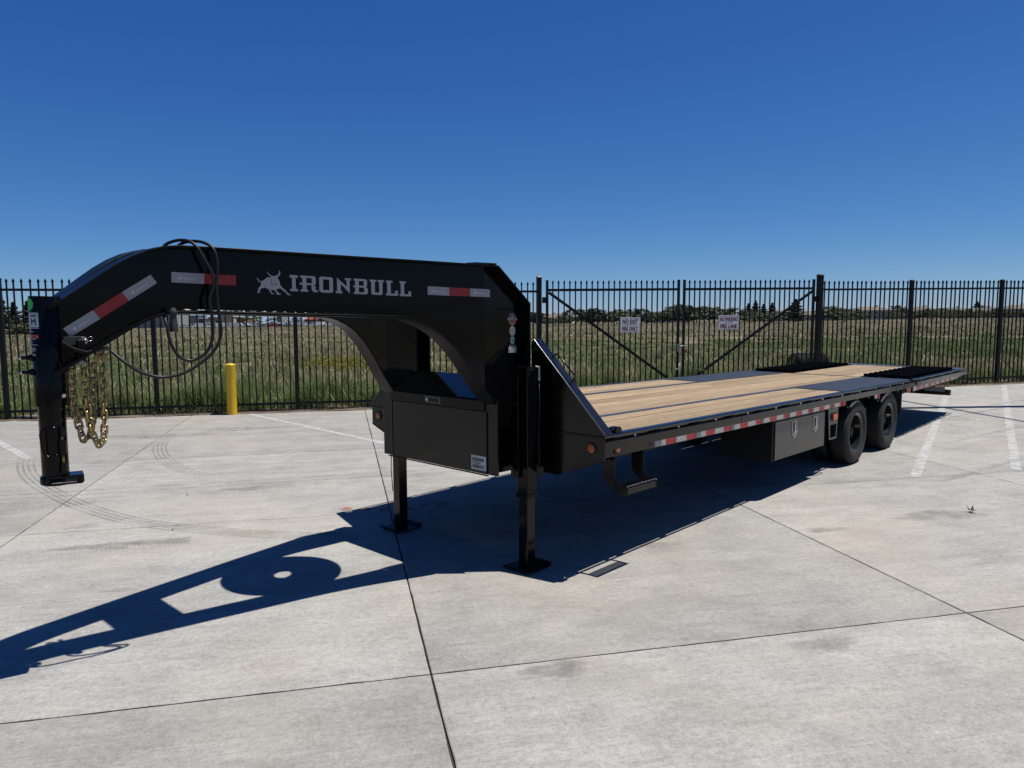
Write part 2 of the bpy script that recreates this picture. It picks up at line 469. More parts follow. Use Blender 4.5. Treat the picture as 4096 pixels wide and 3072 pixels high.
TH = R(-34.1)                # direction of the slab joints and the fence
def uv(u, v, z=0.0):
    return Vector((u * math.cos(TH) - v * math.sin(TH), u * math.sin(TH) + v * math.cos(TH), z))
def lot_h(u, v):             # the slab rises a little towards the far right
    return 0.09 * min(max((u - 3) / 9, 0), 1.5) * min(max((v - 1) / 7.6, 0), 1.1)

# ------------------------------------------------------------------ ground: terrain sheet, slabs, stripes, marks
def terrain():
    rings = [0, 6, 12, 18, 25, 40, 60, 90, 140, 220, 350, 600, 1200, 3000, 9000, 25000]
    n = 96; vs = [(0, 0, 0)]; fs = []
    for r in rings[1:]:
        for j in range(n):
            a = 2 * math.pi * j / n; vs.append((r * math.cos(a), r * math.sin(a), 0))
    for j in range(n): fs.append((0, 1 + j, 1 + (j + 1) % n))
    for i in range(len(rings) - 2):
        for j in range(n):
            a0 = 1 + i * n + j; a1 = 1 + i * n + (j + 1) % n
            fs.append((a0, a0 + n, a1 + n, a1))
    c, s_ = math.cos(TH), math.sin(TH); out = []
    for x, y, z in vs:
        v = -x * s_ + y * c
        t = min(max((v - 6.0) / 6.0, 0), 1)
        z = -0.32 * (1 - t) - 0.02 * t
        out.append((x, y, z))
    b = MB(); b.v = out; b.f = fs
    o = b.build('field_ground', 'field_soil', fix=False); o['kind'] = 'structure'
terrain()

lot = MB()
for (a, b_, c, d) in [(-14, 20, -16, 8.52)]:
    n = 24; P = []
    for i in range(n + 1):
        for j in range(n + 1):
            u = a + (b_ - a) * i / n; v = c + (d - c) * j / n
            p = uv(u, v, lot_h(u, v) - 0.014); P.append(tuple(p))
    lot.add(P, [(i * (n + 1) + j, (i + 1) * (n + 1) + j, (i + 1) * (n + 1) + j + 1, i * (n + 1) + j + 1) for i in range(n) for j in range(n)])
LOTO = lot.build('concrete_lot', 'joint_filler', fix=True); LOTO['kind'] = 'structure'; LOT.append(LOTO)

UL = [-13.4, -10.15, -6.92, -3.67, -0.58, 2.71, 6.03, 9.3, 12.6, 15.9, 19.2]
VL = [-14.8, -11.6, -8.43, -5.26, -2.085, 1.088, 4.32, 8.5]
rs = random.Random(3)
for i in range(len(UL) - 1):
    for j in range(len(VL) - 1):
        u0, u1, v0, v1 = UL[i], UL[i + 1], VL[j], VL[j + 1]
        g = 0.0055
        n = 30; per = []
        def jit(): return rs.gauss(0, 0.0012) + (rs.random() < 0.06) * rs.uniform(0, 0.007)
        for k in range(n): per.append((u0 + g + (u1 - u0 - 2 * g) * k / n, v0 + g + (jit() if k else 0)))
        for k in range(n): per.append((u1 - g - (jit() if k else 0), v0 + g + (v1 - v0 - 2 * g) * k / n))
        for k in range(n): per.append((u1 - g - (u1 - u0 - 2 * g) * k / n, v1 - g - (jit() if k else 0)))
        for k in range(n): per.append((u0 + g + (jit() if k else 0), v1 - g - (v1 - v0 - 2 * g) * k / n))
        m = MB(); N = len(per); cu, cv = (u0 + u1) / 2, (v0 + v1) / 2
        def inner(p, q): return (cu + (p[0] - cu) * q, cv + (p[1] - cv) * q)
        vs = [(p[0], p[1], lot_h(*p) - 0.022) for p in per] + [(p[0], p[1], lot_h(*p) - 0.003) for p in per]
        ins = [inner(p, 0.9965) for p in per]
        vs += [(p[0], p[1], lot_h(*p)) for p in ins] + [(cu, cv, lot_h(cu, cv))]
        fs = []
        for k in range(N):
            k2 = (k + 1) % N
            fs += [(k, k2, N + k2, N + k), (N + k, N + k2, 2 * N + k2, 2 * N + k), (2 * N + k, 2 * N + k2, 3 * N)]
        m.add(vs, fs)
        o = m.build('concrete_slab', 'concrete', LOTO, fix=False)
        o.rotation_euler = (0, 0, TH)

def strip(name, mat, pts, w, parent, z=0.004, fade=None, taper=True):
    """flat mark on the slab following a line of lot (x, y) points"""
    P = [Vector((p[0], p[1], 0)) for p in pts]
    # smooth resample (Catmull-Rom)
    S = []
    for i in range(len(P) - 1):
        p0, p1, p2, p3 = P[max(i - 1, 0)], P[i], P[i + 1], P[min(i + 2, len(P) - 1)]
        for k in range(8):
            t = k / 8
            S.append(0.5 * ((2 * p1) + (p2 - p0) * t + (2 * p0 - 5 * p1 + 4 * p2 - p3) * t * t + (3 * p1 - p0 - 3 * p2 + p3) * t ** 3))
    S.append(P[-1]); vs = []; fs = []; fd = []
    for i, p in enumerate(S):
        t = (S[min(i + 1, len(S) - 1)] - S[max(i - 1, 0)]).normalized(); nrm = Vector((-t.y, t.x, 0))
        for k, sgn in enumerate((-1, -0.5, 0, 0.5, 1)):
            q = p + nrm * w / 2 * sgn
            u = q.x * math.cos(TH) + q.y * math.sin(TH); v = -q.x * math.sin(TH) + q.y * math.cos(TH)
            vs.append((q.x, q.y, lot_h(u, v) + z))
            e = 1.0 if not taper else min(1, 4 * i / len(S), 4 * (len(S) - 1 - i) / len(S))
            fd.append(e * ((1 if abs(sgn) < 1 else 0.0) if fade else 1.0))
    for i in range(len(S) - 1):
        for k in range(4): fs.append((i * 5 + k, i * 5 + k + 1, i * 5 + k + 6, i * 5 + k + 5))
    m = MB(); m.v = vs; m.f = fs
    o = m.build(name, mat, parent, fix=False)
    at = o.data.attributes.new('fade', 'FLOAT', 'POINT'); at.data.foreach_set('value', fd)
    return o
def S(*a): return [tuple(uv(*p)[:2]) for p in a]
for pts in (S((-7.2, 8.35), (-4.9, 4.67)), S((-2.66, 8.38), (-0.42, 4.72)), S((12.0, 7.75), (5.21, 1.12)), S((14.08, 8.3), (6.62, 1.15)), S((17.4, 8.3), (10.4, 1.2))):
    strip('parking_stripe', 'stripe_white', pts, 0.105, LOTO, 0.0035, taper=False)
arc = [(-1.08, 7.47), (-1.41, 6.78), (-1.64, 5.9), (-1.75, 5.06), (-1.77, 4.1), (-1.71, 3.21), (-1.55, 2.48), (-1.21, 1.75), (-0.84, 1.18), (-0.28, 0.57), (0.6, -0.1), (1.6, -0.8)]
for off in (-0.085, -0.03, 0.025, 0.08):
    q = []
    for i, p in enumerate(arc):
        a = Vector(arc[max(i - 1, 0)]); b_ = Vector(arc[min(i + 1, len(arc) - 1)]); t = (b_ - a).normalized()
        q.append((p[0] - t.y * off, p[1] + t.x * off))
    strip('tyre_mark', 'rubber_mark', q, 0.034, LOTO, 0.0045, True)
arc2 = [(0.9, 7.6), (0.39, 6.88), (0.1, 6.42), (-0.19, 5.65), (-0.35, 4.9), (-0.4, 4.31), (-0.31, 3.92)]
for off in (-0.07, -0.02, 0.03, 0.08):
    strip('tyre_mark', 'rubber_mark', [(p[0] + off, p[1] - off * 0.3) for p in arc2], 0.026, LOTO, 0.005, True)
for base, dv in (((-1.77, 6.52), 0), ((-1.77, 6.52), -0.16), ((-1.77, 6.52), -0.24), ((-1.21, 9.11), 0), ((-1.21, 9.11), -0.20), ((-2.2, 4.45), 0.0), ((-2.2, 4.25), 0.35)):
    b0 = Vector(base) + Vector((0.561, 0.828)) * dv
    e = Vector((0.84, -0.52)) * 6.2
    strip('tyre_mark', 'rubber_faint', [tuple(b0 - e * 0.5), tuple(b0 + e * 0.3), tuple(b0 + e)], 0.075, LOTO, 0.0048 + 0.0006 * abs(dv), True)
for p, q in (((8.6, -0.9), (14.2, -2.3)), ((7.3, -1.7), (12.5, -3.1)), ((9.4, -0.7), (15.2, -2.3)), ((4.4, -2.2), (9.0, -3.3))):
    strip('tyre_mark', 'rubber_faint', [p, ((p[0] + q[0]) / 2, (p[1] + q[1]) / 2 + 0.1), q], 0.12, LOTO, 0.004 + rs.random() * 0.001, True)

def blotch(cx, cy, rx, ry, rot, mat='stain_dark', z=0.0052, name='stain'):
    n = 28; vs = [(cx, cy, z)]; fd = [1.0]
    for rr, f in ((0.45, 1.0), (0.8, 0.7), (1.0, 0.0)):
        for k in range(n):
            a = 2 * math.pi * k / n; q = rr * (1 + 0.18 * math.sin(3 * a + cx) + 0.1 * math.sin(7 * a + cy))
            x, y = rx * q * math.cos(a), ry * q * math.sin(a)
            vs.append((cx + x * math.cos(rot) - y * math.sin(rot), cy + x * math.sin(rot) + y * math.cos(rot), z)); fd.append(f)
    fs = [(0, 1 + k, 1 + (k + 1) % n) for k in range(n)]
    for r_ in range(2):
        for k in range(n): fs.append((1 + r_ * n + k, 1 + (r_ + 1) * n + k, 1 + (r_ + 1) * n + (k + 1) % n, 1 + r_ * n + (k + 1) % n))
    m = MB(); m.v = vs; m.f = fs; o = m.build(name, mat, LOTO, fix=False)
    at = o.data.attributes.new('fade', 'FLOAT', 'POINT'); at.data.foreach_set('value', fd)
for a in ((-0.32, 3.04, .30, .10), (1.6, 6.9, .8, .22), (0.45, 7.2, 1.0, .25), (-2.03, 2.0, .16, .05), (-1.99, 2.8, .14, .05), (-1.75, 1.92, .40, .08), (-2.2, 2.2, .25, .06),
          (-1.18, -1.85, .20, .09), (0.04, -2.77, .22, .09), (0.95, -1.16, .20, .08), (2.24, -1.98, .22, .07), (-2.3, 1.0, .14, .05), (3.4, -2.6, .5, .16)):
    blotch(*a, TH + rs.uniform(-.1, .1))
# tread prints: rows of small chevron bars, joined into one print each
def tread_print(p0, p1, w):
    a, b_ = Vector(p0), Vector(p1); L_ = (b_ - a).length; t = (b_ - a).normalized(); nr = Vector((-t.y, t.x)); m = MB(); fd = []
    k = 0; d = 0
    while d < L_:
        for s_ in (-1, -0.33, 0.33, 1):
            c = a + t * (d + rs.uniform(-.004, .004) + abs(s_) * 0.015) + nr * w * 0.45 * s_
            e1 = (t * 0.4 + nr * (1 if s_ > 0 else -1)).normalized() * w * 0.13; e2 = t * 0.007
            m.add([(*(c - e1 - e2), .0056), (*(c + e1 - e2), .0056), (*(c + e1 + e2), .0056), (*(c - e1 + e2), .0056)], [(0, 1, 2, 3)])
            f = min(1, d / L_ * 2.5) * rs.uniform(.35, .8); fd += [f] * 4
        d += 0.03
    o = m.build('tread_print', 'rubber_mark', LOTO, fix=False)
    at = o.data.attributes.new('fade', 'FLOAT', 'POINT'); at.data.foreach_set('value', fd)
for a in (((-2.75, 2.45), (-1.5, 1.75), .2), ((-2.5, 3.98), (-1.6, 3.66), .2), ((-1.2, 3.45), (0.1, 2.6), .2), ((6.0, -2.1), (3.6, -1.3), .15), ((7.5, -3.2), (4.2, -1.9), .15)):
    tread_print(*a)
for i, (x, y, l, a) in enumerate(((-0.10, 1.60, .10, .3), (0.02, 1.45, .09, 1.5), (0.12, 1.32, .09, 1.2), (0.30, 1.16, .08, 0.4), (0.48, 1.16, .10, .1), (0.62, 1.05, .09, .9))):
    strip('paint_mark', 'stripe_orange', [(x - l * math.cos(a) / 2, y - l * math.sin(a) / 2), (x + l * math.cos(a) / 2, y + l * math.sin(a) / 2)], 0.085, LOTO, 0.006, taper=False)
MATS['stripe_orange'].node_tree  # survey paint under the trailer

# ------------------------------------------------------------------ the trailer
T = tag(empty('gooseneck_trailer'), 'long black gooseneck flatbed trailer with wooden deck parked on the concrete lot', 'trailer')
LOT.append(T)
def part(mb, name, mat, parent=T, **kw):
    mb.v = [(x, y, z + 0.010 * (x - 7.67)) if x > 7.67 and z > 0.8 else (x, y, z) for x, y, z in mb.v]     # the tail section kicks up slightly
    return mb.build(name, mat, parent, shear=TS, **kw)

def Yw(X):                                   # plan line of the near neck beam web (converges to the coupler)
    return -0.04 - 0.205 * (min(X, -0.40) + 2.9)
ARCH = [(-1.10, 1.806), (-1.035, 1.800), (-0.972, 1.786), (-0.876, 1.751), (-0.786, 1.70), (-0.684, 1.612), (-0.59, 1.503), (-0.513, 1.395), (-0.455, 1.315)]
BOT = [(-2.914, 1.497), (-2.823, 1.557), (-2.743, 1.613), (-2.653, 1.676), (-2.563, 1.735), (-2.485, 1.778), (-2.407, 1.806), (-2.335, 1.815), (-2.2, 1.815), (-1.7, 1.810)]
TOP = [(-0.345, 2.148), (-1.0, 2.148), (-2.2, 2.148), (-2.329, 2.146), (-2.392, 2.138), (-2.47, 2.113), (-2.547, 2.075), (-2.622, 2.027), (-2.696, 1.971), (-2.784, 1.903), (-2.91, 1.808)]
REAR = [(-0.345, 2.148), (-0.018, 1.905), (-0.018, 0.69)]
def sgn_y(s, y): return y * s
def flange(path, w, t, side, s, name, clip=True):
    """plate swept along an (X, Z) path, w each side of the web; side = which way the thickness goes"""
    m = MB(); n = len(path); vs = []
    for i, (x, z) in enumerate(path):
        a = Vector(path[max(i - 1, 0)]); b_ = Vector(path[min(i + 1, n - 1)]); tt = (b_ - a).normalized(); nr = Vector((-tt.y, tt.x)) * side * t
        yo = Yw(x) - w; yi = Yw(x) + w
        if clip: yi = min(yi, -0.004)
        for (dx, dz) in ((0, 0), (nr.x, nr.y)):
            for y in (yo, yi): vs.append((x + dx, y * s, z + dz))
    fs = []
    for i in range(n - 1):
        o = i * 4; p = o + 4
        fs += [(o, p, p + 1, o + 1), (o + 2, o + 3, p + 3, p + 2), (o, o + 2, p + 2, p), (o + 1, p + 1, p + 3, o + 3)]
    fs += [(0, 1, 3, 2), ((n - 1) * 4, (n - 1) * 4 + 2, (n - 1) * 4 + 3, (n - 1) * 4 + 1)]
    m.add(vs, fs)
    return part(m, name, 'paint_flange', bevel=0.0015, autosm=35)
for s in (1, -1):                            # s = 1: near side (negative y)
    polyA = BOT + ARCH + [(-0.40, 1.252), (-0.40, 2.148)] + TOP[1:]
    polyB = [(-0.40, 1.252), (-0.362, 1.205), (-0.352, 1.15), (-0.352, 0.69), (-0.018, 0.69), (-0.018, 1.905), (-0.345, 2.148), (-0.40, 2.148)]
    m = MB()
    for poly in (polyA, polyB):
        m.prism(poly, lambda x, z: (x, (Yw(x) - 0.005) * s, z), lambda x, z: (x, (Yw(x) + 0.005) * s, z))
    part(m, 'neck_web', 'paint_black')
    flange(TOP, 0.072, 0.012, -1, s, 'top_flange')
    low = BOT + ARCH + [(-0.40, 1.252), (-0.362, 1.205)]
    flange(low, 0.072, 0.014, -1, s, 'bottom_flange')
    flange(REAR, 0.085, 0.014, 1, s, 'rear_flange')
    m = MB(); m.box(-0.366, -0.352, (-0.645) * s, (-0.475) * s, 0.69, 1.235) if s == 1 else m.box(-0.366, -0.352, 0.475, 0.645, 0.69, 1.235)
    part(m, 'upright_front_plate', 'paint_side', bevel=0.002)
    # weld beads along the web/bottom flange seam
    bead = [(x, (Yw(x) - 0.009) * s, z + 0.004) for x, z in BOT[0:] + [(-1.3, 1.808)] + ARCH]
    pts = []
    for i in range(len(bead) - 1):
        a, b_ = Vector(bead[i]), Vector(bead[i + 1]); k = max(2, int((b_ - a).length / 0.02))
        pts += [a + (b_ - a) * j / k for j in range(k)]
    m = MB(); m.tube(pts, [0.005 + 0.0012 * ((i * 7) % 3 - 1) for i in range(len(pts))], 6); part(m, 'weld_bead', 'paint_black', smooth=True)
    # lifted plate at the rear top corner, rib on the upright
    m = MB(); m.hexa([(-0.52, (Yw(-.52) - .05) * s, 2.161), (-0.345, (Yw(-.345) - .08) * s, 2.161), (-0.345, (Yw(-.345) + .08) * s, 2.161), (-0.52, (Yw(-.52) + .05) * s, 2.161)],
                     [(-0.50, (Yw(-.52) - .045) * s, 2.173), (-0.345, (Yw(-.345) - .075) * s, 2.173), (-0.345, (Yw(-.345) + .075) * s, 2.173), (-0.50, (Yw(-.52) + .045) * s, 2.173)])
    part(m, 'corner_plate', 'paint_black', bevel=0.003)
    m = MB(); m.hexa([(-0.25, (-.566) * s, 1.862), (-0.06, (-.566) * s, 1.862), (-0.06, (-.578) * s, 1.862), (-0.25, (-.578) * s, 1.862)],
                     [(-0.25, (-.566) * s, 1.868), (-0.06, (-.566) * s, 1.868), (-0.06, (-.575) * s, 1.868), (-0.25, (-.575) * s, 1.868)])
    part(m, 'upright_rib', 'paint_black')
m = MB(); m.box(-2.05, -1.68, -0.21, 0.21, 2.05, 2.066); part(m, 'neck_cross_plate', 'paint_black')

# toolbox between the uprights
m = MB(); m.prism([(-0.372, 0.69), (-0.02, 0.69), (-0.02, 1.14), (-0.372, 1.14)], lambda x, z: (x, -0.545, z), lambda x, z: (x, 0.545, z))
TB = part(m, 'front_toolbox', 'paint_side', bevel=0.004)
m = MB(); m.prism([(-0.378, 1.142), (-0.022, 1.142), (-0.022, 1.362), (-0.07, 1.366), (-0.372, 1.226), (-0.380, 1.215)], lambda x, z: (x, -0.520, z), lambda x, z: (x, 0.525, z))
LID = part(m, 'toolbox_lid', 'paint_lid', TB, bevel=0.004)
m = MB(); m.box(-0.3835, -0.3808, -0.5195, 0.5245, 1.143, 1.214); part(m, 'lid_lip', 'paint_black', LID, bevel=.001)
m = MB(); m.box(-0.384, -0.3725, -0.565, 0.565, 0.682, 0.6895); part(m, 'bottom_edge', 'paint_black', TB)
for y0, y1 in ((0.520, 0.536), (-0.545, -0.541)):
    m = MB(); m.box(-0.3765, -0.3725, y0, y1, 0.692, 1.139); part(m, 'seam_strip', 'logo_dark', TB)
m = MB(); m.box(-0.3860, -0.3838, -0.075, 0.10, 1.158, 1.208); LP = part(m, 'latch_plate', 'paint_lid', TB, bevel=0.003)
m = MB(); m.box(-0.3885, -0.3862, -0.05, 0.055, 1.168, 1.196); part(m, 'latch_handle', 'steel_dark', LP, bevel=0.004)
m = MB(); m.lathe([(0, 0.011), (0.004, 0.011), (0.005, 0.008)], (-0.3861, 0.078, 1.183), (-1, 0, 0), 16); part(m, 'lock', 'chrome', LP, smooth=False)
# barcode label
m = MB(); m.box(-0.3737, -0.3727, -0.541, -0.388, 0.713, 0.816); BC = part(m, 'barcode_label', 'sticker_white', TB)
rb = random.Random(5); m = MB()
for z0, z1 in ((0.775, 0.800), (0.724, 0.750)):
    y = -0.402
    while y > -0.515:
        w = rb.choice((.0014, .0022, .0034)); m.box(-0.3745, -0.3739, y - w, y, z0, z1); y -= w + rb.choice((.0014, .002, .003))
o = part(m, 'barcode_bars', 'sticker_ink', BC); o['kind'] = 'stuff'
vs, fs = text_mesh('915664', 0.028, 0.0004)
m = MB(); m.add([(-0.3744, -0.441 - v[0], 0.7625 + v[1]) for v in vs], fs); part(m, 'barcode_number', 'sticker_ink', BC, fix=False)

# headboard wings with sloping cap, near and far
for s in (1, -1):
    poly = [(-0.64, 1.635), (-0.668, 1.635), (-1.295, 1.012), (-1.295, 0.842), (-0.868, 0.687), (-0.64, 0.687)]
    m = MB(); m.prism(poly, lambda y, z: (0.0, y * s, z), lambda y, z: (0.009, y * s, z)); HB = part(m, 'headboard_wing', 'paint_side')
    d = Vector((-1.295 + 0.668, 1.012 - 1.635)).normalized(); nr = Vector((d.y, -d.x)) * 0.010
    A, B = Vector((-0.66, 1.643)), Vector((-1.299, 1.008))
    m = MB(); m.hexa([(-0.006, A.x * s, A.y), (-0.006, B.x * s, B.y), (0.085, B.x * s, B.y), (0.085, A.x * s, A.y)],
                     [(-0.006, (A.x - .009) * s, A.y + .009), (-0.006, (B.x - .009) * s, B.y + .009), (0.085, (B.x - .009) * s, B.y + .009), (0.085, (A.x - .009) * s, A.y + .009)])
    part(m, 'headboard_cap', 'paint_edge', bevel=0.002)
    m = MB(); m.box(-0.012, -0.0004, min(-0.80 * s, -1.29 * s), max(-0.80 * s, -1.29 * s), 0.992, 1.004); part(m, 'headboard_rib', 'paint_black', HB)
    e = Vector((-1.295 + .868, .842 - .687)); m = MB()
    m.hexa([(-0.004, -0.868 * s, 0.679), (-0.004, -1.295 * s, 0.834), (0.07, -1.295 * s, 0.834), (0.07, -0.868 * s, 0.679)],
           [(-0.004, -0.868 * s, 0.686), (-0.004, -1.295 * s, 0.841), (0.07, -1.295 * s, 0.841), (0.07, -0.868 * s, 0.686)]); part(m, 'headboard_lower_edge', 'paint_black', HB)
def lamp(name, c, n, rl, lens='amber', par=None, line=True):
    """round marker lamp: rubber grommet, lens, moulded line"""
    n = Vector(n); m = MB(); m.lathe([(0, rl * 1.38), (0.006, rl * 1.36), (0.010, rl * 1.18), (0.007, rl * 1.05)], c, n, 32)
    g = part(m, name, 'rubber_black', par or T, autosm=40)
    m = MB(); m.lathe([(0.001, rl), (0.009, rl), (0.013, rl * .7), (0.014, 0.0)], c, n, 32); part(m, 'lens', lens, g, autosm=40)
    if line:
        side = n.cross(Vector((0, 0, 1))).normalized(); dd = (side * -0.75 + Vector((0, 0, .66))) * rl * .75
        o = Vector(c) + n * 0.0140; m = MB(); m.tube([o - dd, o + n * .001, o + dd], 0.0015, 6); part(m, 'lens_rib', 'amber_line', g)
    return g
lamp('marker_lamp', (-0.001, -1.186, 0.914), (-1, 0, 0), 0.031)
lamp('marker_lamp', (-0.001, 1.198, 0.919), (-1, 0, 0), 0.031)
lamp('marker_lamp', (0.215, -1.2475, 0.893), (0, -1, 0), 0.030)
# grab handle on the near cap
m = MB(); m.tube([(0.04, -0.79, 1.515), (0.04, -0.832, 1.545), (0.04, -0.845, 1.548), (0.04, -0.860, 1.540), (0.04, -1.005, 1.405), (0.04, -1.012, 1.392), (0.04, -1.005, 1.380), (0.04, -0.958, 1.345)], 0.0065, 8)
part(m, 'grab_handle', 'paint_black', smooth=True)
m = MB(); m.tube([(-0.05, 1.06, 0.76), (-0.02, 1.0, 0.62), (-0.08, .93, .48), (-0.12, 0.86, 0.30)], 0.004, 6); part(m, 'hanging_wire', 'cable_rubber')

# landing jacks
for s in (1, -1):
    y = -0.7236 * s; x = -0.146; zb = 0.535 if s == 1 else 0.665
    m = MB(); m.box(x - .0525, x + .0525, y - .0525, y + .0525, zb, 1.425); J = part(m, 'landing_jack', 'paint_black', bevel=0.006)
    m = MB(); m.box(x - .055, x + .055, y - .055, y + .055, 1.425, 1.462); part(m, 'jack_cap', 'paint_black', J, bevel=0.005)
    m = MB(); m.box(x - .058, x + .058, y - .058, y + .058, zb - .013, zb + .017); part(m, 'jack_collar', 'paint_black', J, bevel=0.003)
    m = MB(); m.box(x - .043, x + .043, y - .043, y + .043, 0.014, zb - .012); part(m, 'jack_leg', 'paint_side', J, bevel=0.006)
    m = MB(); m.prism([(x - .13, .020), (x - .12, .006), (x + .105, .006), (x + .128, .018), (x + .135, .040), (x + .129, .042), (x + .120, .024), (x + .103, .014), (x - .118, .014), (x - .124, .026)],
                      lambda a, z: (a, y - .12, z), lambda a, z: (a, y + .12, z)); part(m, 'foot_plate', 'steel_dark', J)
    yy = sorted((-0.655 * s, -0.712 * s)); m = MB(); m.box(-0.225, -0.213, yy[0], yy[1], 0.665, 1.40); BR = part(m, 'jack_bracket', 'paint_black', J, bevel=0.003)
    for z in (0.72, 0.80, 0.88, 1.20, 1.30):
        m = MB(); m.lathe([(0, .011), (.008, .011), (.010, .008)], (-0.2255, -0.690 * s, z), (-1, 0, 0), 6); part(m, 'bolt', 'steel_dark', BR)
    yy = sorted((-0.645 * s, -0.672 * s)); m = MB(); m.box(-0.20, -0.06, yy[0], yy[1], 0.70, 1.38); part(m, 'mount_plate', 'paint_black', J)
m = MB(); m.cyl((-0.085, -0.785, 1.385), (-0.085, -0.785, 1.46), 0.008, 10); m.cyl((-0.085, -0.785, 1.36), (-0.085, -0.785, 1.385), 0.011, 6)
m.cyl((-0.085, -0.785, 1.455), (-0.11, -0.772, 1.462), 0.008, 8); F = part(m, 'hose_fitting', 'steel_grey', autosm=40)
m = MB(); m.tube([(-0.085, -0.785, 1.36), (-0.083, -0.79, 1.2), (-0.088, -0.785, .95), (-0.085, -0.79, .74), (-.08, -.78, .60)], 0.005, 6); part(m, 'hydraulic_hose', 'cable_rubber', F, smooth=True)

# coupler
CX = -2.90
m = MB(); m.lathe([(1.335, .058), (1.335, .070), (1.872, .070), (1.876, .067), (1.876, .0)], (CX, 0, 0), (0, 0, 1), 40); CP = part(m, 'coupler_tube', 'paint_black', autosm=40)
m = MB(); m.lathe([(0.975, .0), (0.975, .060), (1.345, .060)], (CX, 0, 0), (0, 0, 1), 40); IT = part(m, 'coupler_inner_tube', 'paint_black', CP, autosm=40)
m = MB(); m.lathe([(0.938, .045), (0.938, .064), (0.944, .070), (0.976, .070), (0.984, .064), (0.984, .03)], (CX, 0, 0), (0, 0, 1), 40); part(m, 'coupler_socket', 'paint_black', CP, autosm=40)
# latch slide with slot on the side towards the camera
vd = Vector((CAM.x - CX, CAM.y, 0)).normalized(); sdv = Vector((-vd.y, vd.x, 0))      # sdv points right in the picture
sdv = sdv if sdv.dot(rgt) > 0 else -sdv
lx = Vector((1, -0.25, 0)).normalized(); ly = Vector((-lx.y, lx.x, 0)); lo = Vector((CX, 0, 0))
def obx(m, c, hx, hy, z0, z1, ax=lx, ay=ly):
    q = [c - ax * hx - ay * hy, c + ax * hx - ay * hy, c + ax * hx + ay * hy, c - ax * hx + ay * hy]
    m.hexa([(p.x, p.y, z0) for p in q], [(p.x, p.y, z1) for p in q])
m = MB(); cc_ = lo + lx * 0.035 - ly * 0.062
obx(m, cc_, .078, .010, .942, .953); obx(m, cc_, .078, .010, .975, .988); obx(m, cc_ - lx * .069, .009, .010, .953, .975); obx(m, cc_ + lx * .069, .009, .010, .953, .975)
SL_ = part(m, 'latch_slide', 'paint_black', CP, bevel=0.003)
m = MB(); obx(m, cc_ + ly * .006, .060, .003, .952, .976); part(m, 'slot_back', 'logo_dark', SL_)
m = MB(); k = 30; m.tube([(cc_ - lx * .055 + lx * .11 * i / k - ly * .0105) + Vector((0, 0, .9545)) for i in range(k)], [.0015 + .0008 * (i % 2) for i in range(k)], 5); part(m, 'slot_teeth', 'chrome', SL_)
m = MB(); obx(m, lo + lx * .05, .07, .055, .944, .985); part(m, 'coupler_base_block', 'paint_black', CP, bevel=0.004)
# U-shaped release handle and hinge barrels on the inner tube
h0 = lo + vd * 0.066
def hp(a, z, d=0.0): q = h0 + sdv * a + vd * d; return (q.x, q.y, z)
m = MB(); m.tube([hp(.035, 1.222), hp(.0, 1.232), hp(-.035, 1.228), hp(-.05, 1.218), hp(-.055, 1.20), hp(-.050, 1.12), hp(-.045, 1.10), hp(-.03, 1.090), hp(.0, 1.092), hp(.035, 1.096)], 0.0055, 8); part(m, 'release_handle', 'paint_black', CP, smooth=True)
for z0, z1, r, mt in ((1.185, 1.235, .010, 'paint_black'), (1.10, 1.165, .016, 'paint_black'), (1.0, 1.05, .013, 'paint_black')):
    m = MB(); m.lathe([(z0, r), (z1, r)], (hp(.036, 0)[0], hp(.036, 0)[1], 0), (0, 0, 1), 16); part(m, 'latch_barrel', mt, CP, autosm=40)
q = hp(.036, 0)
for z0, z1 in ((1.05, 1.10), (1.165, 1.19)):
    m = MB(); m.lathe([(z0, .006), (z1, .006)], (q[0], q[1], 0), (0, 0, 1), 10); part(m, 'latch_rod', 'gold_plate', CP, smooth=True)
# set bolts (left) and silver bolt
for z in (1.576, 1.505):
    m = MB(); d = Vector((-1, 0.05, 0)).normalized(); o = lo + d * 0.066 + Vector((0, 0, z))
    m.lathe([(0, .017), (.014, .017), (.014, .0125), (.028, .0125), (.028, .0095), (.048, .0095), (.050, .008)], o, d, 12); part(m, 'set_bolt', 'paint_black', CP, autosm=40)
    m = MB(); m.lathe([(.046, .0085), (.056, .0085), (.058, .006)], o, d, 8); part(m, 'bolt_tip', 'chrome', CP)
o = lo + (vd * .045 + sdv * .050).normalized() * .069 + Vector((0, 0, 1.387)); m = MB(); m.lathe([(0, .013), (.006, .013), (.009, .010)], o, (vd * .7 + sdv * .5), 6); part(m, 'tube_bolt', 'chrome', CP)
for z in (1.32, 1.262):
    o = lo + (vd * .045 + sdv * .036).normalized() * .0595 + Vector((0, 0, z)); m = MB(); m.lathe([(0, .010), (.0012, .010)], o, (vd * .6 + sdv * .45), 16); part(m, 'pin_hole', 'logo_dark', CP)
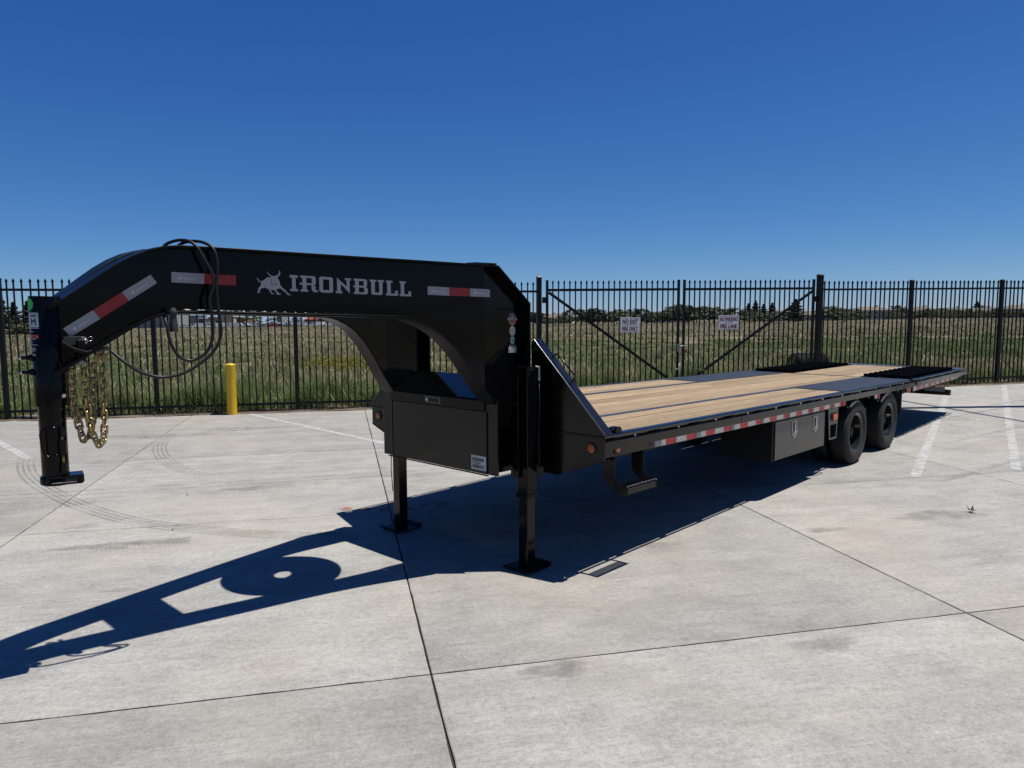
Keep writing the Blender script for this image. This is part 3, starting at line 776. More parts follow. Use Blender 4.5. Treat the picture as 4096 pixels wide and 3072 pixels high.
# stickers wrapped on the tube (left side)
a0 = math.atan2(vd.y, vd.x)
def wrap(name, mat, d0, d1, z0, z1, r=.0706, parent=CP, n=8):
    """patch on the tube between picture-left angles d0..d1 (degrees from the side facing the camera)"""
    sg = -1 if (Vector((math.cos(a0 + .1), math.sin(a0 + .1), 0)) - vd).dot(sdv) > 0 else 1
    m = MB(); vs = []
    for i in range(n + 1):
        a = a0 + sg * R(d0 + (d1 - d0) * i / n)
        for z in (z0, z1): vs.append((CX + r * math.cos(a), r * math.sin(a), z))
    m.add(vs, [(2 * i, 2 * i + 1, 2 * i + 3, 2 * i + 2) for i in range(n)]); return part(m, name, mat, parent)
P1 = wrap('maker_sticker', 'sticker_blue', 26, 110, 1.719, 1.797)
for z in (1.722, 1.792): wrap('sticker_line', 'sticker_ink', 26, 110, z, z + .003, .0709, P1)
for a, b_, z0, z1 in ((36, 41, 1.735, 1.768), (41, 46, 1.750, 1.762), (46, 51, 1.745, 1.757), (51, 56, 1.750, 1.762), (56, 61, 1.735, 1.768)): wrap('letter_m', 'sticker_ink', a, b_, z0, z1, .0709, P1)
wrap('letter_row', 'sticker_ink', 34, 64, 1.776, 1.784, .0709, P1)
P2 = wrap('warning_sticker', 'sticker_orange', 30, 110, 1.672, 1.688); wrap('warning_word', 'sticker_ink', 42, 56, 1.676, 1.684, .0709, P2)
for z, w in ((1.712, 62), (1.702, 50), (1.666, 40), (1.652, 60), (1.638, 36), (1.622, 44), (1.615, 44), (1.608, 48), (1.592, 46), (1.586, 46)): wrap('warning_line', 'sticker_white', w, 100, z, z + .0024)
n = 24; nr_ = 6; sgn_ = -1 if (Vector((math.cos(a0 + .1), math.sin(a0 + .1), 0)) - vd).dot(sdv) > 0 else 1
vs = []; fs = []
for k in range(nr_ + 1):
    for i in range(n):
        t = 2 * math.pi * i / n; q = k / nr_; a = a0 + sgn_ * R(70 + 27 * q * math.cos(t)); vs.append((CX + .0708 * math.cos(a), .0708 * math.sin(a), 1.836 + .031 * q * math.sin(t)))
for k in range(nr_):
    for i in range(n): fs.append((k * n + i, k * n + (i + 1) % n, (k + 1) * n + (i + 1) % n, (k + 1) * n + i))
m = MB(); m.add(vs, fs); part(m, 'green_sticker', 'sticker_green', CP, fix=False)
# weld between tube and near web
for s in (1, -1):
    pts = [(CX + .062, (-.038 - .0) * s, 1.50 + .30 * i / 40) for i in range(41)]
    m = MB(); m.tube(pts, [.009 + .002 * ((i * 5) % 3 - 1) for i in range(41)], 7); part(m, 'tube_weld', 'paint_black', CP, smooth=True)

# lettering, emblem and tapes on the near web
def webp(x, z, off): return (x, Yw(x) - 0.0052 - off, z)
GL = {
 'I': [[(0, .84), (1, .84), (1, 1), (0, 1)], [(0, 0), (1, 0), (1, .14), (0, .14)], [(.27, .14), (.73, .14), (.73, .84), (.27, .84)]],
 'R': [[(0, .87), (.83, .87), (.83, 1), (0, 1)], [(.83, 1), (.83, .87), (.92, .80), (.92, .93)], [(.12, .13), (.36, .13), (.36, .87), (.12, .87)], [(-.05, .43), (.12, .43), (.12, .55), (-.05, .55)], [(.36, .43), (.80, .43), (.92, .52), (.36, .55)], [(.68, .52), (.92, .52), (.92, .87), (.68, .87)], [(.66, .43), (.80, .43), (.90, .34), (.90, .13), (.66, .22)], [(.66, .13), (.78, 0), (1.02, 0), (1.02, .12), (.90, .13), (.66, .22)], [(0, 0), (.45, 0), (.45, .13), (0, .13)]],
 'O': [[(0, .10), (.27, .16), (.27, .84), (0, .90)], [(.73, .16), (1, .10), (1, .90), (.73, .84)], [(0, .90), (.27, .84), (.73, .84), (1, .90), (.90, 1), (.10, 1)], [(.10, 0), (.90, 0), (1, .10), (.73, .16), (.27, .16), (0, .10)]],
 'N': [[(0, 0), (.42, 0), (.42, .13), (0, .13)], [(.09, .13), (.33, .13), (.33, .62), (.09, 1)], [(.09, 1), (.33, .62), (.90, 0), (.90, .28), (.26, 1)][0:0] or [(.09, 1), (.33, .62), (.90, 0), (.70, .45)], [(.70, .45), (.90, 0), (.90, .87), (.70, .87)], [(.60, .87), (1, .87), (1, 1), (.60, 1)]],
 'B': [[(0, .87), (.86, .87), (.86, 1), (0, 1)], [(.86, .87), (.95, .80), (.95, .93), (.86, 1)], [(.10, .13), (.36, .13), (.36, .87), (.10, .87)], [(-.03, .44), (.10, .44), (.10, .56), (-.03, .56)], [(.36, .44), (.90, .44), (.90, .56), (.36, .56)], [(.71, .56), (.90, .56), (.95, .62), (.95, .80), (.86, .87), (.71, .87)], [(.73, .13), (1, .10), (1, .38), (.90, .44), (.73, .44)], [(0, 0), (.90, 0), (1, .10), (.73, .13), (0, .13)]],
 'U': [[(0, .87), (.46, .87), (.46, 1), (0, 1)], [(.56, .87), (1, .87), (1, 1), (.56, 1)], [(.10, .10), (.36, .16), (.36, .87), (.10, .87)], [(.66, .16), (.90, .10), (.90, .87), (.66, .87)], [(.20, 0), (.80, 0), (.90, .10), (.66, .16), (.36, .16), (.10, .10)]],
 'L': [[(0, .87), (.56, .87), (.56, 1), (0, 1)], [(.10, .14), (.40, .14), (.40, .87), (.10, .87)], [(0, 0), (1, 0), (1, .14), (0, .14)], [(.76, .14), (1, .14), (1, .34), (.76, .34)]]}
WORD = [('I', 0.0, .046), ('R', .061, .160), ('O', .173, .257), ('N', .273, .371), ('B', .387, .478), ('U', .491, .585), ('L', .599, .680), ('L', .692, .772)]
def word_into(m, fn, off0):
    for ch, a, b_ in WORD:
        for k, poly in enumerate(GL[ch]):
            vs = [fn(a + (b_ - a) * p[0], .093 * p[1], off0 + 0.00003 * k) for p in poly]
            m.add(vs, [tuple(range(len(vs)))])
m = MB(); word_into(m, lambda a, z, o: webp(-1.725 + a, 1.938 + z - .012 * a / .77 * 0.8 + .002, o), 0.0006)
part(m, 'logo_lettering', 'logo_silver', fix=False)
BULL = [(410, 345), (445, 315), (480, 293), (500, 299), (513, 290), (492, 277), (474, 256), (467, 235), (471, 232), (480, 250), (497, 266), (517, 279), (540, 280), (565, 274), (586, 262), (598, 240), (600, 220), (598, 205), (611, 225), (614, 246), (604, 270), (588, 288), (574, 297), (590, 311), (603, 345), (607, 375), (625, 400), (650, 423), (670, 440), (686, 460), (700, 474), (718, 482), (725, 490), (686, 488), (680, 475), (665, 460), (640, 441), (615, 421), (600, 412), (577, 422), (560, 430), (570, 450), (590, 466), (607, 475), (615, 487), (568, 485), (564, 470), (550, 450), (530, 434), (507, 434), (505, 455), (520, 470), (535, 476), (541, 483), (503, 482), (500, 465), (485, 450), (480, 431), (455, 420), (436, 408), (428, 416), (402, 420), (387, 435), (381, 455), (375, 475), (350, 476), (360, 460), (365, 430), (375, 410), (391, 395), (396, 375), (400, 357)]
TAIL = [(415, 341), (400, 350), (382, 354), (370, 347), (364, 331), (356, 322), (348, 312), (366, 315), (376, 326), (378, 340), (386, 346), (400, 341), (412, 336)]
FACE = [[(508, 312), (513, 312), (514, 366), (509, 372)], [(509, 372), (514, 366), (530, 380), (527, 388)], [(527, 388), (530, 380), (576, 358), (580, 364)]]
def bull_into(m, fn, off):
    for poly in (BULL, TAIL):
        tri = tessellate_polygon([[Vector((p[0], p[1], 0)) for p in poly]])
        m.add([fn((p[0] - 348) / 377, (490 - p[1]) / 377, off) for p in poly], [tuple(t) for t in tri])
fnb = lambda a, z, o: webp(-1.913 + a * .192, 1.915 + z * .192 - 0.000, o)
m = MB(); bull_into(m, fnb, 0.0006); BE = part(m, 'bull_emblem', 'logo_silver', fix=False)
m = MB()
for poly in FACE: m.add([fnb((p[0] - 348) / 377, (490 - p[1]) / 377, .0010) for p in poly], [tuple(range(4))])
m.add([fnb((543 + 6 * math.cos(t) - 348) / 377, (490 - 338 - 6 * math.sin(t)) / 377, .0010) for t in [i * math.pi / 5 for i in range(10)]], [tuple(range(10))])
part(m, 'bull_face_lines', 'logo_dark', BE, fix=False)

def tape_patch(c, mat, fn_out, logo=True):
    """c: 4 corners (top-left, bottom-left, bottom-right, top-right) as (x, z) on the web"""
    tl, bl, br, tr = [Vector(p) for p in c]
    f = lambda a, b_: (tl * (1 - a) + tr * a) * b_ + (bl * (1 - a) + br * a) * (1 - b_)
    vs = []; fs = []
    for i in range(17):
        for b_ in (0, 1): q = f(i / 16, b_); vs.append(fn_out(q.x, q.y, 0.0007))
    fs = [(2 * i, 2 * i + 1, 2 * i + 3, 2 * i + 2) for i in range(16)]
    m = MB(); m.add(vs, fs); o = part(m, 'reflective_tape', mat, fix=False)
    if logo:
        m = MB(); k = .44 / .772
        def g(a, z, off): q = f(.34 + a * k, .34 + z * k * 3.0); return fn_out(q.x, q.y, 0.0016 + off)
        word_into(m, g, 0)
        def gb(a, z, off): q = f(.17 + a * .17, .28 + z * .17 * 3.0); return fn_out(q.x, q.y, 0.0011)
        bull_into(m, gb, 0); part(m, 'tape_logo', 'tape_logo' if mat == 'tape_grey' else 'tape_logo_red', o, fix=False)
    return o
tape_patch([(-2.844, 1.719), (-2.814, 1.678), (-2.683, 1.769), (-2.713, 1.812)], 'tape_grey', webp)
tape_patch([(-2.713, 1.812), (-2.683, 1.769), (-2.551, 1.863), (-2.580, 1.907)], 'tape_red', webp)
tape_patch([(-2.580, 1.907), (-2.551, 1.863), (-2.417, 1.959), (-2.446, 2.001)], 'tape_grey', webp)
tape_patch([(-2.347, 2.020), (-2.348, 1.965), (-2.187, 1.963), (-2.184, 2.018)], 'tape_grey', webp)
tape_patch([(-2.184, 2.018), (-2.187, 1.963), (-2.023, 1.960), (-2.022, 2.016)], 'tape_red', webp)
tape_patch([(-0.833, 2.000), (-0.834, 1.945), (-0.673, 1.943), (-0.673, 1.998)], 'tape_grey', webp)
tape_patch([(-0.673, 1.998), (-0.673, 1.943), (-0.511, 1.943), (-0.511, 1.997)], 'tape_red', webp)
tape_patch([(-0.511, 1.997), (-0.511, 1.943), (-0.344, 1.943), (-0.344, 1.996)], 'tape_grey', webp)

# round stickers and notice on the upright (web plane there is flat at Yw(-0.4))
YU = Yw(-0.3) - 0.0052
def disc(name, mat, cx, cz, rx, rz, off, a0_=0, a1_=360, parent=T, n=28):
    vs = [(cx, YU - off, cz)]
    for i in range(n + 1):
        t = R(a0_ + (a1_ - a0_) * i / n); vs.append((cx + rx * math.cos(t), YU - off, cz + rz * math.sin(t)))
    m = MB(); m.add(vs, [(0, 1 + i, 2 + i) for i in range(n)]); return part(m, name, mat, parent, fix=False)
def words(name, mat, txt, size, cx, cz, off, parent, sx=1.0, thick=0.0):
    vs, fs = text_mesh(txt, size, thick); m = MB(); m.add([(cx + v[0] * sx, YU - off, cz + v[1]) for v in vs], fs); return part(m, name, mat, parent, fix=False)
SX = -0.115
S1_ = disc('brand_sticker', 'logo_silver', SX, 1.793, .040, .042, .0006); disc('sticker_disc', 'sticker_ink', SX, 1.796, .033, .035, .0009, 0, 180, S1_)
disc('sticker_band', 'sticker_orange', SX, 1.793, .038, .034, .0010, 188, 352, S1_); 
m = MB(); m.add([(SX - .018, YU - .0012, 1.800), (SX + .018, YU - .0012, 1.800), (SX, YU - .0012, 1.824)], [(0, 1, 2)]); part(m, 'sticker_peak', 'logo_silver', S1_, fix=False)
m = MB(); m.add([(SX - .050, YU - .0011, 1.781), (SX + .050, YU - .0011, 1.781), (SX + .050, YU - .0011, 1.801), (SX - .050, YU - .0011, 1.801)], [(0, 1, 2, 3)]); part(m, 'sticker_banner', 'sticker_ink', S1_, fix=False)
words('sticker_word', 'sticker_white', 'IRONCLAD', .022, SX, 1.791, .0014, S1_, .92, .0004)
S2_ = disc('round_sticker', 'sticker_tan', SX, 1.708, .033, .039, .0006); disc('sticker_disc', 'sticker_white', SX, 1.711, .025, .030, .0009, 0, 360, S2_)
m = MB(); rb = random.Random(9)
for i in range(16): x = SX + rb.uniform(-.017, .015); z = 1.711 + rb.uniform(-.015, .018); m.add([(x, YU - .0012 - i * 1e-5, z), (x + rb.uniform(.004, .010), YU - .0012 - i * 1e-5, z + .002), (x + rb.uniform(.003, .006), YU - .0012 - i * 1e-5, z + rb.uniform(.004, .008))], [(0, 1, 2)])
part(m, 'sticker_print', 'sticker_purple', S2_, fix=False)
S3_ = disc('round_sticker', 'sticker_mint', SX, 1.640, .024, .029, .0006); words('sticker_word', 'sticker_ink', 'TOUGH', .013, SX, 1.640, .0010, S3_, 1, .0002)
m = MB(); m.add([(SX - .040, YU - .0006, 1.553), (SX + .040, YU - .0006, 1.553), (SX + .040, YU - .0006, 1.592), (SX - .040, YU - .0006, 1.592)], [(0, 1, 2, 3)]); S4_ = part(m, 'notice_label', 'sticker_white', fix=False)
words('notice_word', 'sticker_white', 'NOTICE', .017, SX, 1.600, .0006, S4_, 1, .0003)
m = MB()
for i in range(6):
    z = 1.586 - i * .0058; m.box(SX - .036 + (.02 if i else 0), SX + (.035 if i % 2 else .030), YU - .0011, YU - .0008, z, z + .0016)
for z in (1.574, 1.566, 1.558): m.box(SX - .036, SX - .022, YU - .0011, YU - .0008, z, z + .005)
part(m, 'notice_lines', 'sticker_ink', S4_)

# breakaway switch, its coiled cord
m = MB(); fw = lambda x, z, o: (x, Yw(x) - .006 - o, z)
m.prism([(-2.853, 1.638), (-2.777, 1.638), (-2.777, 1.681), (-2.853, 1.683)], lambda x, z: fw(x, z, 0), lambda x, z: fw(x, z, .024)); SW = part(m, 'breakaway_switch', 'rubber_black', bevel=.002)
m = MB(); m.prism([(-2.777, 1.639), (-2.762, 1.640), (-2.750, 1.647), (-2.745, 1.659), (-2.750, 1.671), (-2.762, 1.679), (-2.777, 1.680)], lambda x, z: fw(x, z, 0.004), lambda x, z: fw(x, z, .020)); part(m, 'switch_plug', 'steel_grey', SW, bevel=.002)
m = MB(); m.tube([fw(-2.775, 1.672, .024), fw(-2.757, 1.663, .027), fw(-2.742, 1.655, .024), fw(-2.730, 1.662, .02), fw(-2.727, 1.674, .018), fw(-2.737, 1.681, .016), fw(-2.745, 1.672, .018)], .0022, 6); part(m, 'pull_ring', 'chrome', SW, smooth=True)
m = MB(); m.lathe([(0, .004), (.002, .004)], fw(-2.785, 1.660, .0242), (0, -1, 0), 10); part(m, 'switch_rivet', 'chrome', SW)
def helix(P, r, turns):
    P = [Vector(p) for p in P]; out = []; N = turns * 10; L_ = [0]
    for i in range(len(P) - 1): L_.append(L_[-1] + (P[i + 1] - P[i]).length)
    for k in range(N + 1):
        d = L_[-1] * k / N; i = max(j for j in range(len(P) - 1) if L_[j] <= d + 1e-9); t = (d - L_[i]) / (L_[i + 1] - L_[i])
        c = P[i].lerp(P[i + 1], t); ax = (P[i + 1] - P[i]).normalized(); a = ax.cross(Vector((0, 1, 0))).normalized(); b_ = ax.cross(a)
        th = 2 * math.pi * k / 10; out.append(c + (a * math.cos(th) + b_ * math.sin(th)) * r)
    return out
m = MB(); m.tube(helix([fw(-2.865, 1.652, .045), fw(-2.842, 1.633, .045), fw(-2.812, 1.614, .045), fw(-2.771, 1.600, .05), fw(-2.728, 1.604, .05), fw(-2.668, 1.624, .05)], .010, 26), .0028, 5); part(m, 'coiled_cord', 'cable_rubber', SW, smooth=True)
# chain anchor bar, hooks
m = MB(); m.cyl((-2.790, -.115, 1.553), (-2.790, .115, 1.553), .016, 14); AN = part(m, 'chain_anchor', 'paint_black', autosm=40)
m = MB(); m.lathe([(0, .013), (.003, .013), (.004, .010)], (-2.790, -.116, 1.553), (0, -1, 0), 16); part(m, 'anchor_pin', 'steel_grey', AN)
m = MB(); m.box(-2.80, -2.765, -.11, .11, 1.556, 1.66); part(m, 'anchor_plate', 'paint_black', AN)
for x, y in ((-2.70, -.05), (-2.675, -.075)):
    m = MB(); m.prism([(x - .012, 1.560), (x - .004, 1.546), (x + .010, 1.550), (x + .012, 1.570), (x + .030, 1.586), (x + .034, 1.597), (x + .006, 1.590), (x - .008, 1.584)], lambda a, z: (a, y - .006, z), lambda a, z: (a, y + .006, z)); part(m, 'chain_hook', 'gold_plate', bevel=.002)

# ---- deck
XD0, XD1, XH, XT = 0.012, 7.58, 7.68, 10.95
def near_far(fn):
    for s in (1, -1): fn(s)
def ybox(m, x0, x1, ya, yb, z0, z1, s): a, b_ = sorted((ya * s, yb * s)); m.box(x0, x1, a, b_, z0, z1)
rp = random.Random(11)
SCREWS = MB()
def plank_row(x0, x1, y0, y1, n):
    w = (y1 - y0) / n
    for i in range(n):
        cuts = [x0] + ([x0 + (x1 - x0) * rp.choice((.36, .42, .58, .66))] if x1 - x0 > 4 else []) + [x1]
        for a, b_ in zip(cuts[:-1], cuts[1:]):
            m = MB(); dz = rp.uniform(-.0035, .002)
            ya, yb = y0 + i * w + .0022, y0 + (i + 1) * w - .0022
            m.box(a + .001, b_ - .001, ya, yb, 0.962, 1.001 + dz); part(m, 'deck_plank', 'plank_wood', bevel=.003)
            x = math.ceil((a - .2) / .84) * .84 + .23
            while x < b_ - .03:
                if x > a + .03:
                    for y in (ya + .03, yb - .03):
                        q = x + rp.uniform(-.012, .012); SCREWS.lathe([(0, .0055), (.0008, .0050)], (q, y + rp.uniform(-.006, .006), 1.0012 + dz), (0, 0, 1), 6)
                x += .84
plank_row(0.014, 4.85, -1.185, -0.645, 3); plank_row(0.014, 7.575, -0.575, 0.575, 6); plank_row(0.014, 4.85, 0.645, 1.185, 3)
plank_row(7.69, 10.56, -0.505, 0.505, 5)
o = part(SCREWS, 'deck_screws', 'sticker_ink', fix=False); o['kind'] = 'stuff'
for s in (1, -1):
    m = MB(); ybox(m, 0.012, 4.852, -0.575, -0.645, 0.985, 1.004, s); part(m, 'deck_strip', 'paint_strip')
    m = MB(); ybox(m, 4.854, 7.575, -0.578, -1.235, 0.994, 1.006, s); part(m, 'fender_plate', 'tread_plate')
    for (x0, x1) in ((XD0, XD1), (XH, XT - .12)):
        m = MB(); ybox(m, x0, x1, -1.187, -1.249, 0.968, 1.003, s); part(m, 'deck_edge_bar', 'paint_edge', bevel=.012)
        lowz = 0.842
    # side channel: full depth ahead of the wheels, shallow over them
    m = MB(); ybox(m, XD0, 4.86, -1.235, -1.247, 0.842, 0.966, s); part(m, 'side_channel', 'paint_side')
    m = MB(); ybox(m, 4.862, 7.35, -1.235, -1.247, 0.900, 0.966, s); ybox(m, 7.36, XD1, -1.235, -1.247, 0.826, 0.966, s); part(m, 'wheel_side_channel', 'paint_side')
    m = MB(); a, b_ = sorted((-1.235 * s, -1.247 * s)); m.prism([(XH, 0.822), (XT - .45, 0.850), (XT - .16, 0.93), (XT - .02, 0.99), (XT - .02, .998), (XH, .966)], lambda x, z: (x, a, z), lambda x, z: (x, b_, z)); part(m, 'tail_side_channel', 'paint_side')
    for x0, x1, d in ((XD0, 2.05, 0), (2.056, XD1, 0.0), (XH, XT, 0)):
        m = MB(); ybox(m, x0, x1, -1.286, -1.296, 0.903, 0.966, s)
        part(m, 'rub_rail', 'paint_side', bevel=.002)
    x = 0.12
    while x < XT - .2:
        if not (7.5 < x < 7.7):
            m = MB(); ybox(m, x, x + .085, -1.2495, -1.2855, 0.908, 0.962, s); part(m, 'stake_pocket', 'paint_black')
            if s == 1 and x < 7.5:
                m = MB(); m.lathe([(0, .008), (.006, .007), (.008, .004)], (x + .30, -1.262, .966), (0, -.3, 1), 8); part(m, 'deck_bolt', 'steel_grey')
        x += 0.61
    m = MB(); ybox(m, 0.012, 10.2, -0.42, -0.53, 0.60, 0.845, s); part(m, 'main_beam', 'steel_dark')
x = 0.2; 
while x < 7.5:
    m = MB(); m.box(x, x + .06, -1.248, 1.248, 0.862, 0.958); part(m, 'cross_member', 'steel_dark'); x += 0.42
m = MB(); m.box(XD1 + .002, XH - .002, -1.20, 1.20, 0.945, 0.990); part(m, 'hinge_plate', 'logo_dark')
m = MB(); m.cyl((XD1 + .05, -1.29, .985), (XD1 + .05, 1.29, .985), .018, 12); part(m, 'hinge_pin', 'steel_dark', smooth=True)
for y in (-1.24, -1.05, -.8, -.6):
    m = MB(); m.box(XD1 - .03, XH + .03, y - .018, y + .018, .985, 1.016); part(m, 'hinge_knuckle', 'paint_black', bevel=.008)
# tail: ramps of angle bars either side of the wooden centre
for s in (1, -1):
    m = MB(); ybox(m, 7.72, 10.56, -0.52, -1.20, 0.93, 0.955, s); RP = part(m, 'ramp_bed', 'paint_ramp')
    for k in range(11):
        x = 7.80 + k * .252
        m = MB(); a, b_ = sorted((-0.53 * s, -1.185 * s))
        m.prism([(x, .956), (x + .055, .956), (x + .055, .962), (x + .012, .963), (x + .012, 1.034), (x + .034, 1.034), (x + .034, 1.042), (x, 1.042)], lambda p, z: (p, a, z), lambda p, z: (p, b_, z)); part(m, 'ramp_bar', 'paint_ramp', RP)
    m = MB(); ybox(m, 7.72, 10.56, -0.512, -0.530, 0.95, 1.000, s); part(m, 'ramp_side_rail', 'paint_ramp', RP)
    m = MB(); ybox(m, 7.72, 10.56, -1.184, -1.20, 0.95, 1.000, s); part(m, 'ramp_side_rail', 'paint_ramp', RP)
m = MB(); m.hexa([(10.57, -1.25, .94), (11.0, -1.25, .985), (11.0, 1.25, .985), (10.57, 1.25, .94)], [(10.57, -1.25, 1.004), (11.0, -1.25, 1.002), (11.0, 1.25, 1.002), (10.57, 1.25, 1.004)]); part(m, 'tail_plate', 'paint_strip', bevel=.004)
m = MB(); m.tube([(10.05, -1.235, .655), (10.05, 1.235, .655)], .050, 20); part(m, 'rear_bumper_tube', 'logo_dark', autosm=40)
m = MB(); m.lathe([(0, .044), (.004, .044)], (10.05, -1.2355, .655), (0, -1, 0), 20); part(m, 'tube_end_cap', 'steel_grey')
m = MB(); m.box(9.985, 9.992, -1.165, -.85, .668, .745); part(m, 'bumper_plate', 'tape_grey')
for y in (-.95, -.3, .3, .95):
    m = MB(); m.box(10.0, 10.12, y - .04, y + .04, .70, .95); part(m, 'bumper_bracket', 'steel_dark')
# reflective tape along the rail
L0, L1, n = 0.71, 4.82, 26
for i in range(n):
    a = L0 + (L1 - L0) * i / n; b_ = L0 + (L1 - L0) * (i + 1) / n - .001
    f = lambda x, z, o: (x, -1.2475 - o, z)
    tape_patch([(a, .9025), (a, .8445), (b_, .8445), (b_, .9025)], 'tape_grey' if i % 2 == 0 else 'tape_red', f)
for i in range(15):
    a = 7.70 + i * .163; b_ = a + .162; tp = min(1, i / 14) * .028
    tape_patch([(a, .895 + tp * .3), (a, .832 + tp * .9), (b_, .834 + tp * .9), (b_, .896 + tp * .3)], 'tape_grey' if i % 2 == 0 else 'tape_red', lambda x, z, o: (x, -1.2475 - o, z), False)
tape_patch([(7.37, .892), (7.40, .834), (7.565, .834), (7.565, .892)], 'tape_red', lambda x, z, o: (x, -1.2475 - o, z), False)
# tie-down with flat ring at the front corner of the deck
m = MB(); m.prism([(0.20, 1.003), (0.20, 1.030), (0.215, 1.045), (0.265, 1.045), (0.28, 1.030), (0.28, 1.003)], lambda x, z: (x, -1.245, z), lambda x, z: (x, -1.185, z)); TD = part(m, 'tie_down_clamp', 'paint_black', bevel=.006)
m = MB(); m.tube([(0.21 + .055 * math.cos(t) - .07, -1.215 + .035 * math.sin(t), 1.035) for t in [2 * math.pi * i / 20 for i in range(20)]], .008, 8, closed=True); part(m, 'tie_down_ring', 'paint_black', TD, smooth=True)
for x in (.42, .62):
    pass
# ladder-style step
for X in (0.185, 0.555):
    prof = [(-1.14, .842), (-1.250, .842), (-1.250, .700), (-1.258, .68), (-1.285, .652), (-1.30, .645), (-1.352, .645), (-1.362, .638), (-1.366, .625), (-1.362, .580), (-1.352, .574), (-1.260, .578), (-1.148, .690)]
    m = MB(); m.prism(prof, lambda y, z: (X, y, z), lambda y, z: (X + .006, y, z)); part(m, 'step_bracket', 'paint_side', bevel=.0015)
m = MB(); m.prism([(-1.352, .640), (-1.360, .630), (-1.360, .586), (-1.355, .586), (-1.350, .634)], lambda y, z: (.1915, y, z), lambda y, z: (.5545, y, z)); ST = part(m, 'step_tread', 'paint_side', bevel=.002)
for j in range(5):
    m = MB(); y = -1.285 - j * .0160; m.box(.1915, .5545, y - .0046, y + .0046, .634, .6400); part(m, 'tread_bar', 'paint_black', ST)
for i in range(20):
    m = MB(); x = .1957 + i * .0186; m.box(x - .0050, x + .0050, -1.3505, -1.283, .6345, .6395); part(m, 'tread_cross_bar', 'paint_black', ST)
for i in range(19):
    for j in range(4):
        m = MB(); m.lathe([(0, .0034), (.003, .0030), (.0042, .0015)], (.205 + i * .0186, -1.301 - j * .0160, .6402), (0, 0, 1), 6); part(m, 'grip_stud', 'steel_grey' if j == 3 else 'paint_black', ST)
# side toolbox
m = MB(); m.box(2.86, 4.215, -1.235, -0.70, 0.440, 0.838); SB = part(m, 'side_toolbox', 'steel_dark')
m = MB(); m.box(2.90, 4.205, -1.249, -1.236, 0.447, 0.822); part(m, 'toolbox_door', 'tool_door', SB, bevel=.003)
for X in (3.36, 3.93):
    m = MB(); m.prism([(X - .052, .80), (X + .052, .80), (X + .062, .79), (X + .060, .665), (X, .615), (X - .060, .665), (X - .062, .79)], lambda x, z: (x, -1.2495, z), lambda x, z: (x, -1.254, z)); LT = part(m, 't_latch', 'bright_steel', SB, bevel=.003)
    m = MB(); m.box(X - .044, X + .044, -1.2550, -1.2543, .668, .786); part(m, 'latch_recess', 'logo_dark', LT)
    m = MB(); m.box(X - .012, X + .012, -1.262, -1.2552, .690, .785); m.box(X - .040, X + .040, -1.264, -1.2552, .676, .690); part(m, 'latch_grip', 'bright_steel', LT, bevel=.002)
    m = MB(); m.lathe([(0, .010), (.005, .009)], (X, -1.2545, .648), (0, -1, 0), 12); part(m, 'latch_lock', 'chrome', LT)
# lamp bracket ahead of the wheels
Xa, Xb = 4.30, 4.62
def ring_plate(m, o, i_, ya, yb):
    vs = [(p[0], y, p[1]) for y in (ya, yb) for p in o + i_]; n = len(o); k = 2 * n
    fs = []
    for t in range(n):
        t2 = (t + 1) % n
        fs += [(t, t2, n + t2, n + t), (k + t, k + n + t, k + n + t2, k + t2), (t, k + t, k + t2, t2), (n + t, n + t2, k + n + t2, k + n + t)]
    m.add(vs, fs)
m = MB(); ring_plate(m, [(Xa + .06, .486), (Xb - .03, .486), (Xb, .84), (Xa, .84)], [(Xa + .085, .505), (Xb - .055, .505), (Xb - .04, .655), (Xa + .075, .655)], -1.250, -1.243); LB = part(m, 'lamp_bracket', 'tool_door')
m = MB(); m.box(Xa + .09, Xb - .05, -1.252, -1.2505, .695, .785); LG = part(m, 'side_marker_lamp', 'rubber_black', LB, bevel=.006)
m = MB(); m.box(Xa + .115, Xb - .065, -1.272, -1.2525, .705, .775); part(m, 'amber_lens', 'amber', LG, bevel=.008)
m = MB(); m.lathe([(0, .036), (.006, .034), (.012, .02), (.013, 0)], (4.78, -1.250, .873), (0, -1, 0), 24); part(m, 'red_marker_lamp', 'red_lens', autosm=40)
# wheels
def tyre_mesh():
    Rr, w = .389, .215
    prof = [(-w * .40, .232), (-w * .43, .240), (-w * .425, .246), (-w * .47, .262), (-w * .485, .276), (-w * .495, .277), (-w * .495, .283), (-w * .50, .305), (-w * .50, .318), (-w * .512, .320), (-w * .508, .327), (-w * .48, .345), (-w * .42, .372), (-w * .36, .383), (-w * .26, .387), (-w * .255, .379), (-w * .235, .379), (-w * .23, .388), (-w * .09, .389), (-w * .085, .380), (-w * .065, .380), (-w * .06, .389)]
    prof = prof + [(-a, r) for a, r in reversed(prof)]
    m = MB(); m.lathe(prof, (0, 0, 0), (0, -1, 0), 72)
    m.f = [f for f in m.f if len(f) == 4]
    n = 90                                   # sipe blocks on the shoulders
    for sd_ in (-1, 1):
        for k in range(n):
            a = 2 * math.pi * (k + .0) / n; da = 2 * math.pi / n * .30
            for y0, y1 in ((w * .29, w * .455),):
                vs = []
                for aa in (a - da, a + da):
                    for y, r0, r1 in ((y0, .380, .3905), (y1, .355, .3680)):
                        for r in (r0, r1): vs.append((r * math.cos(aa), sd_ * y, r * math.sin(aa)))
                m.add(vs, [(1, 3, 7, 5), (0, 1, 5, 4), (2, 6, 7, 3), (0, 2, 3, 1), (4, 5, 7, 6)])
    return m
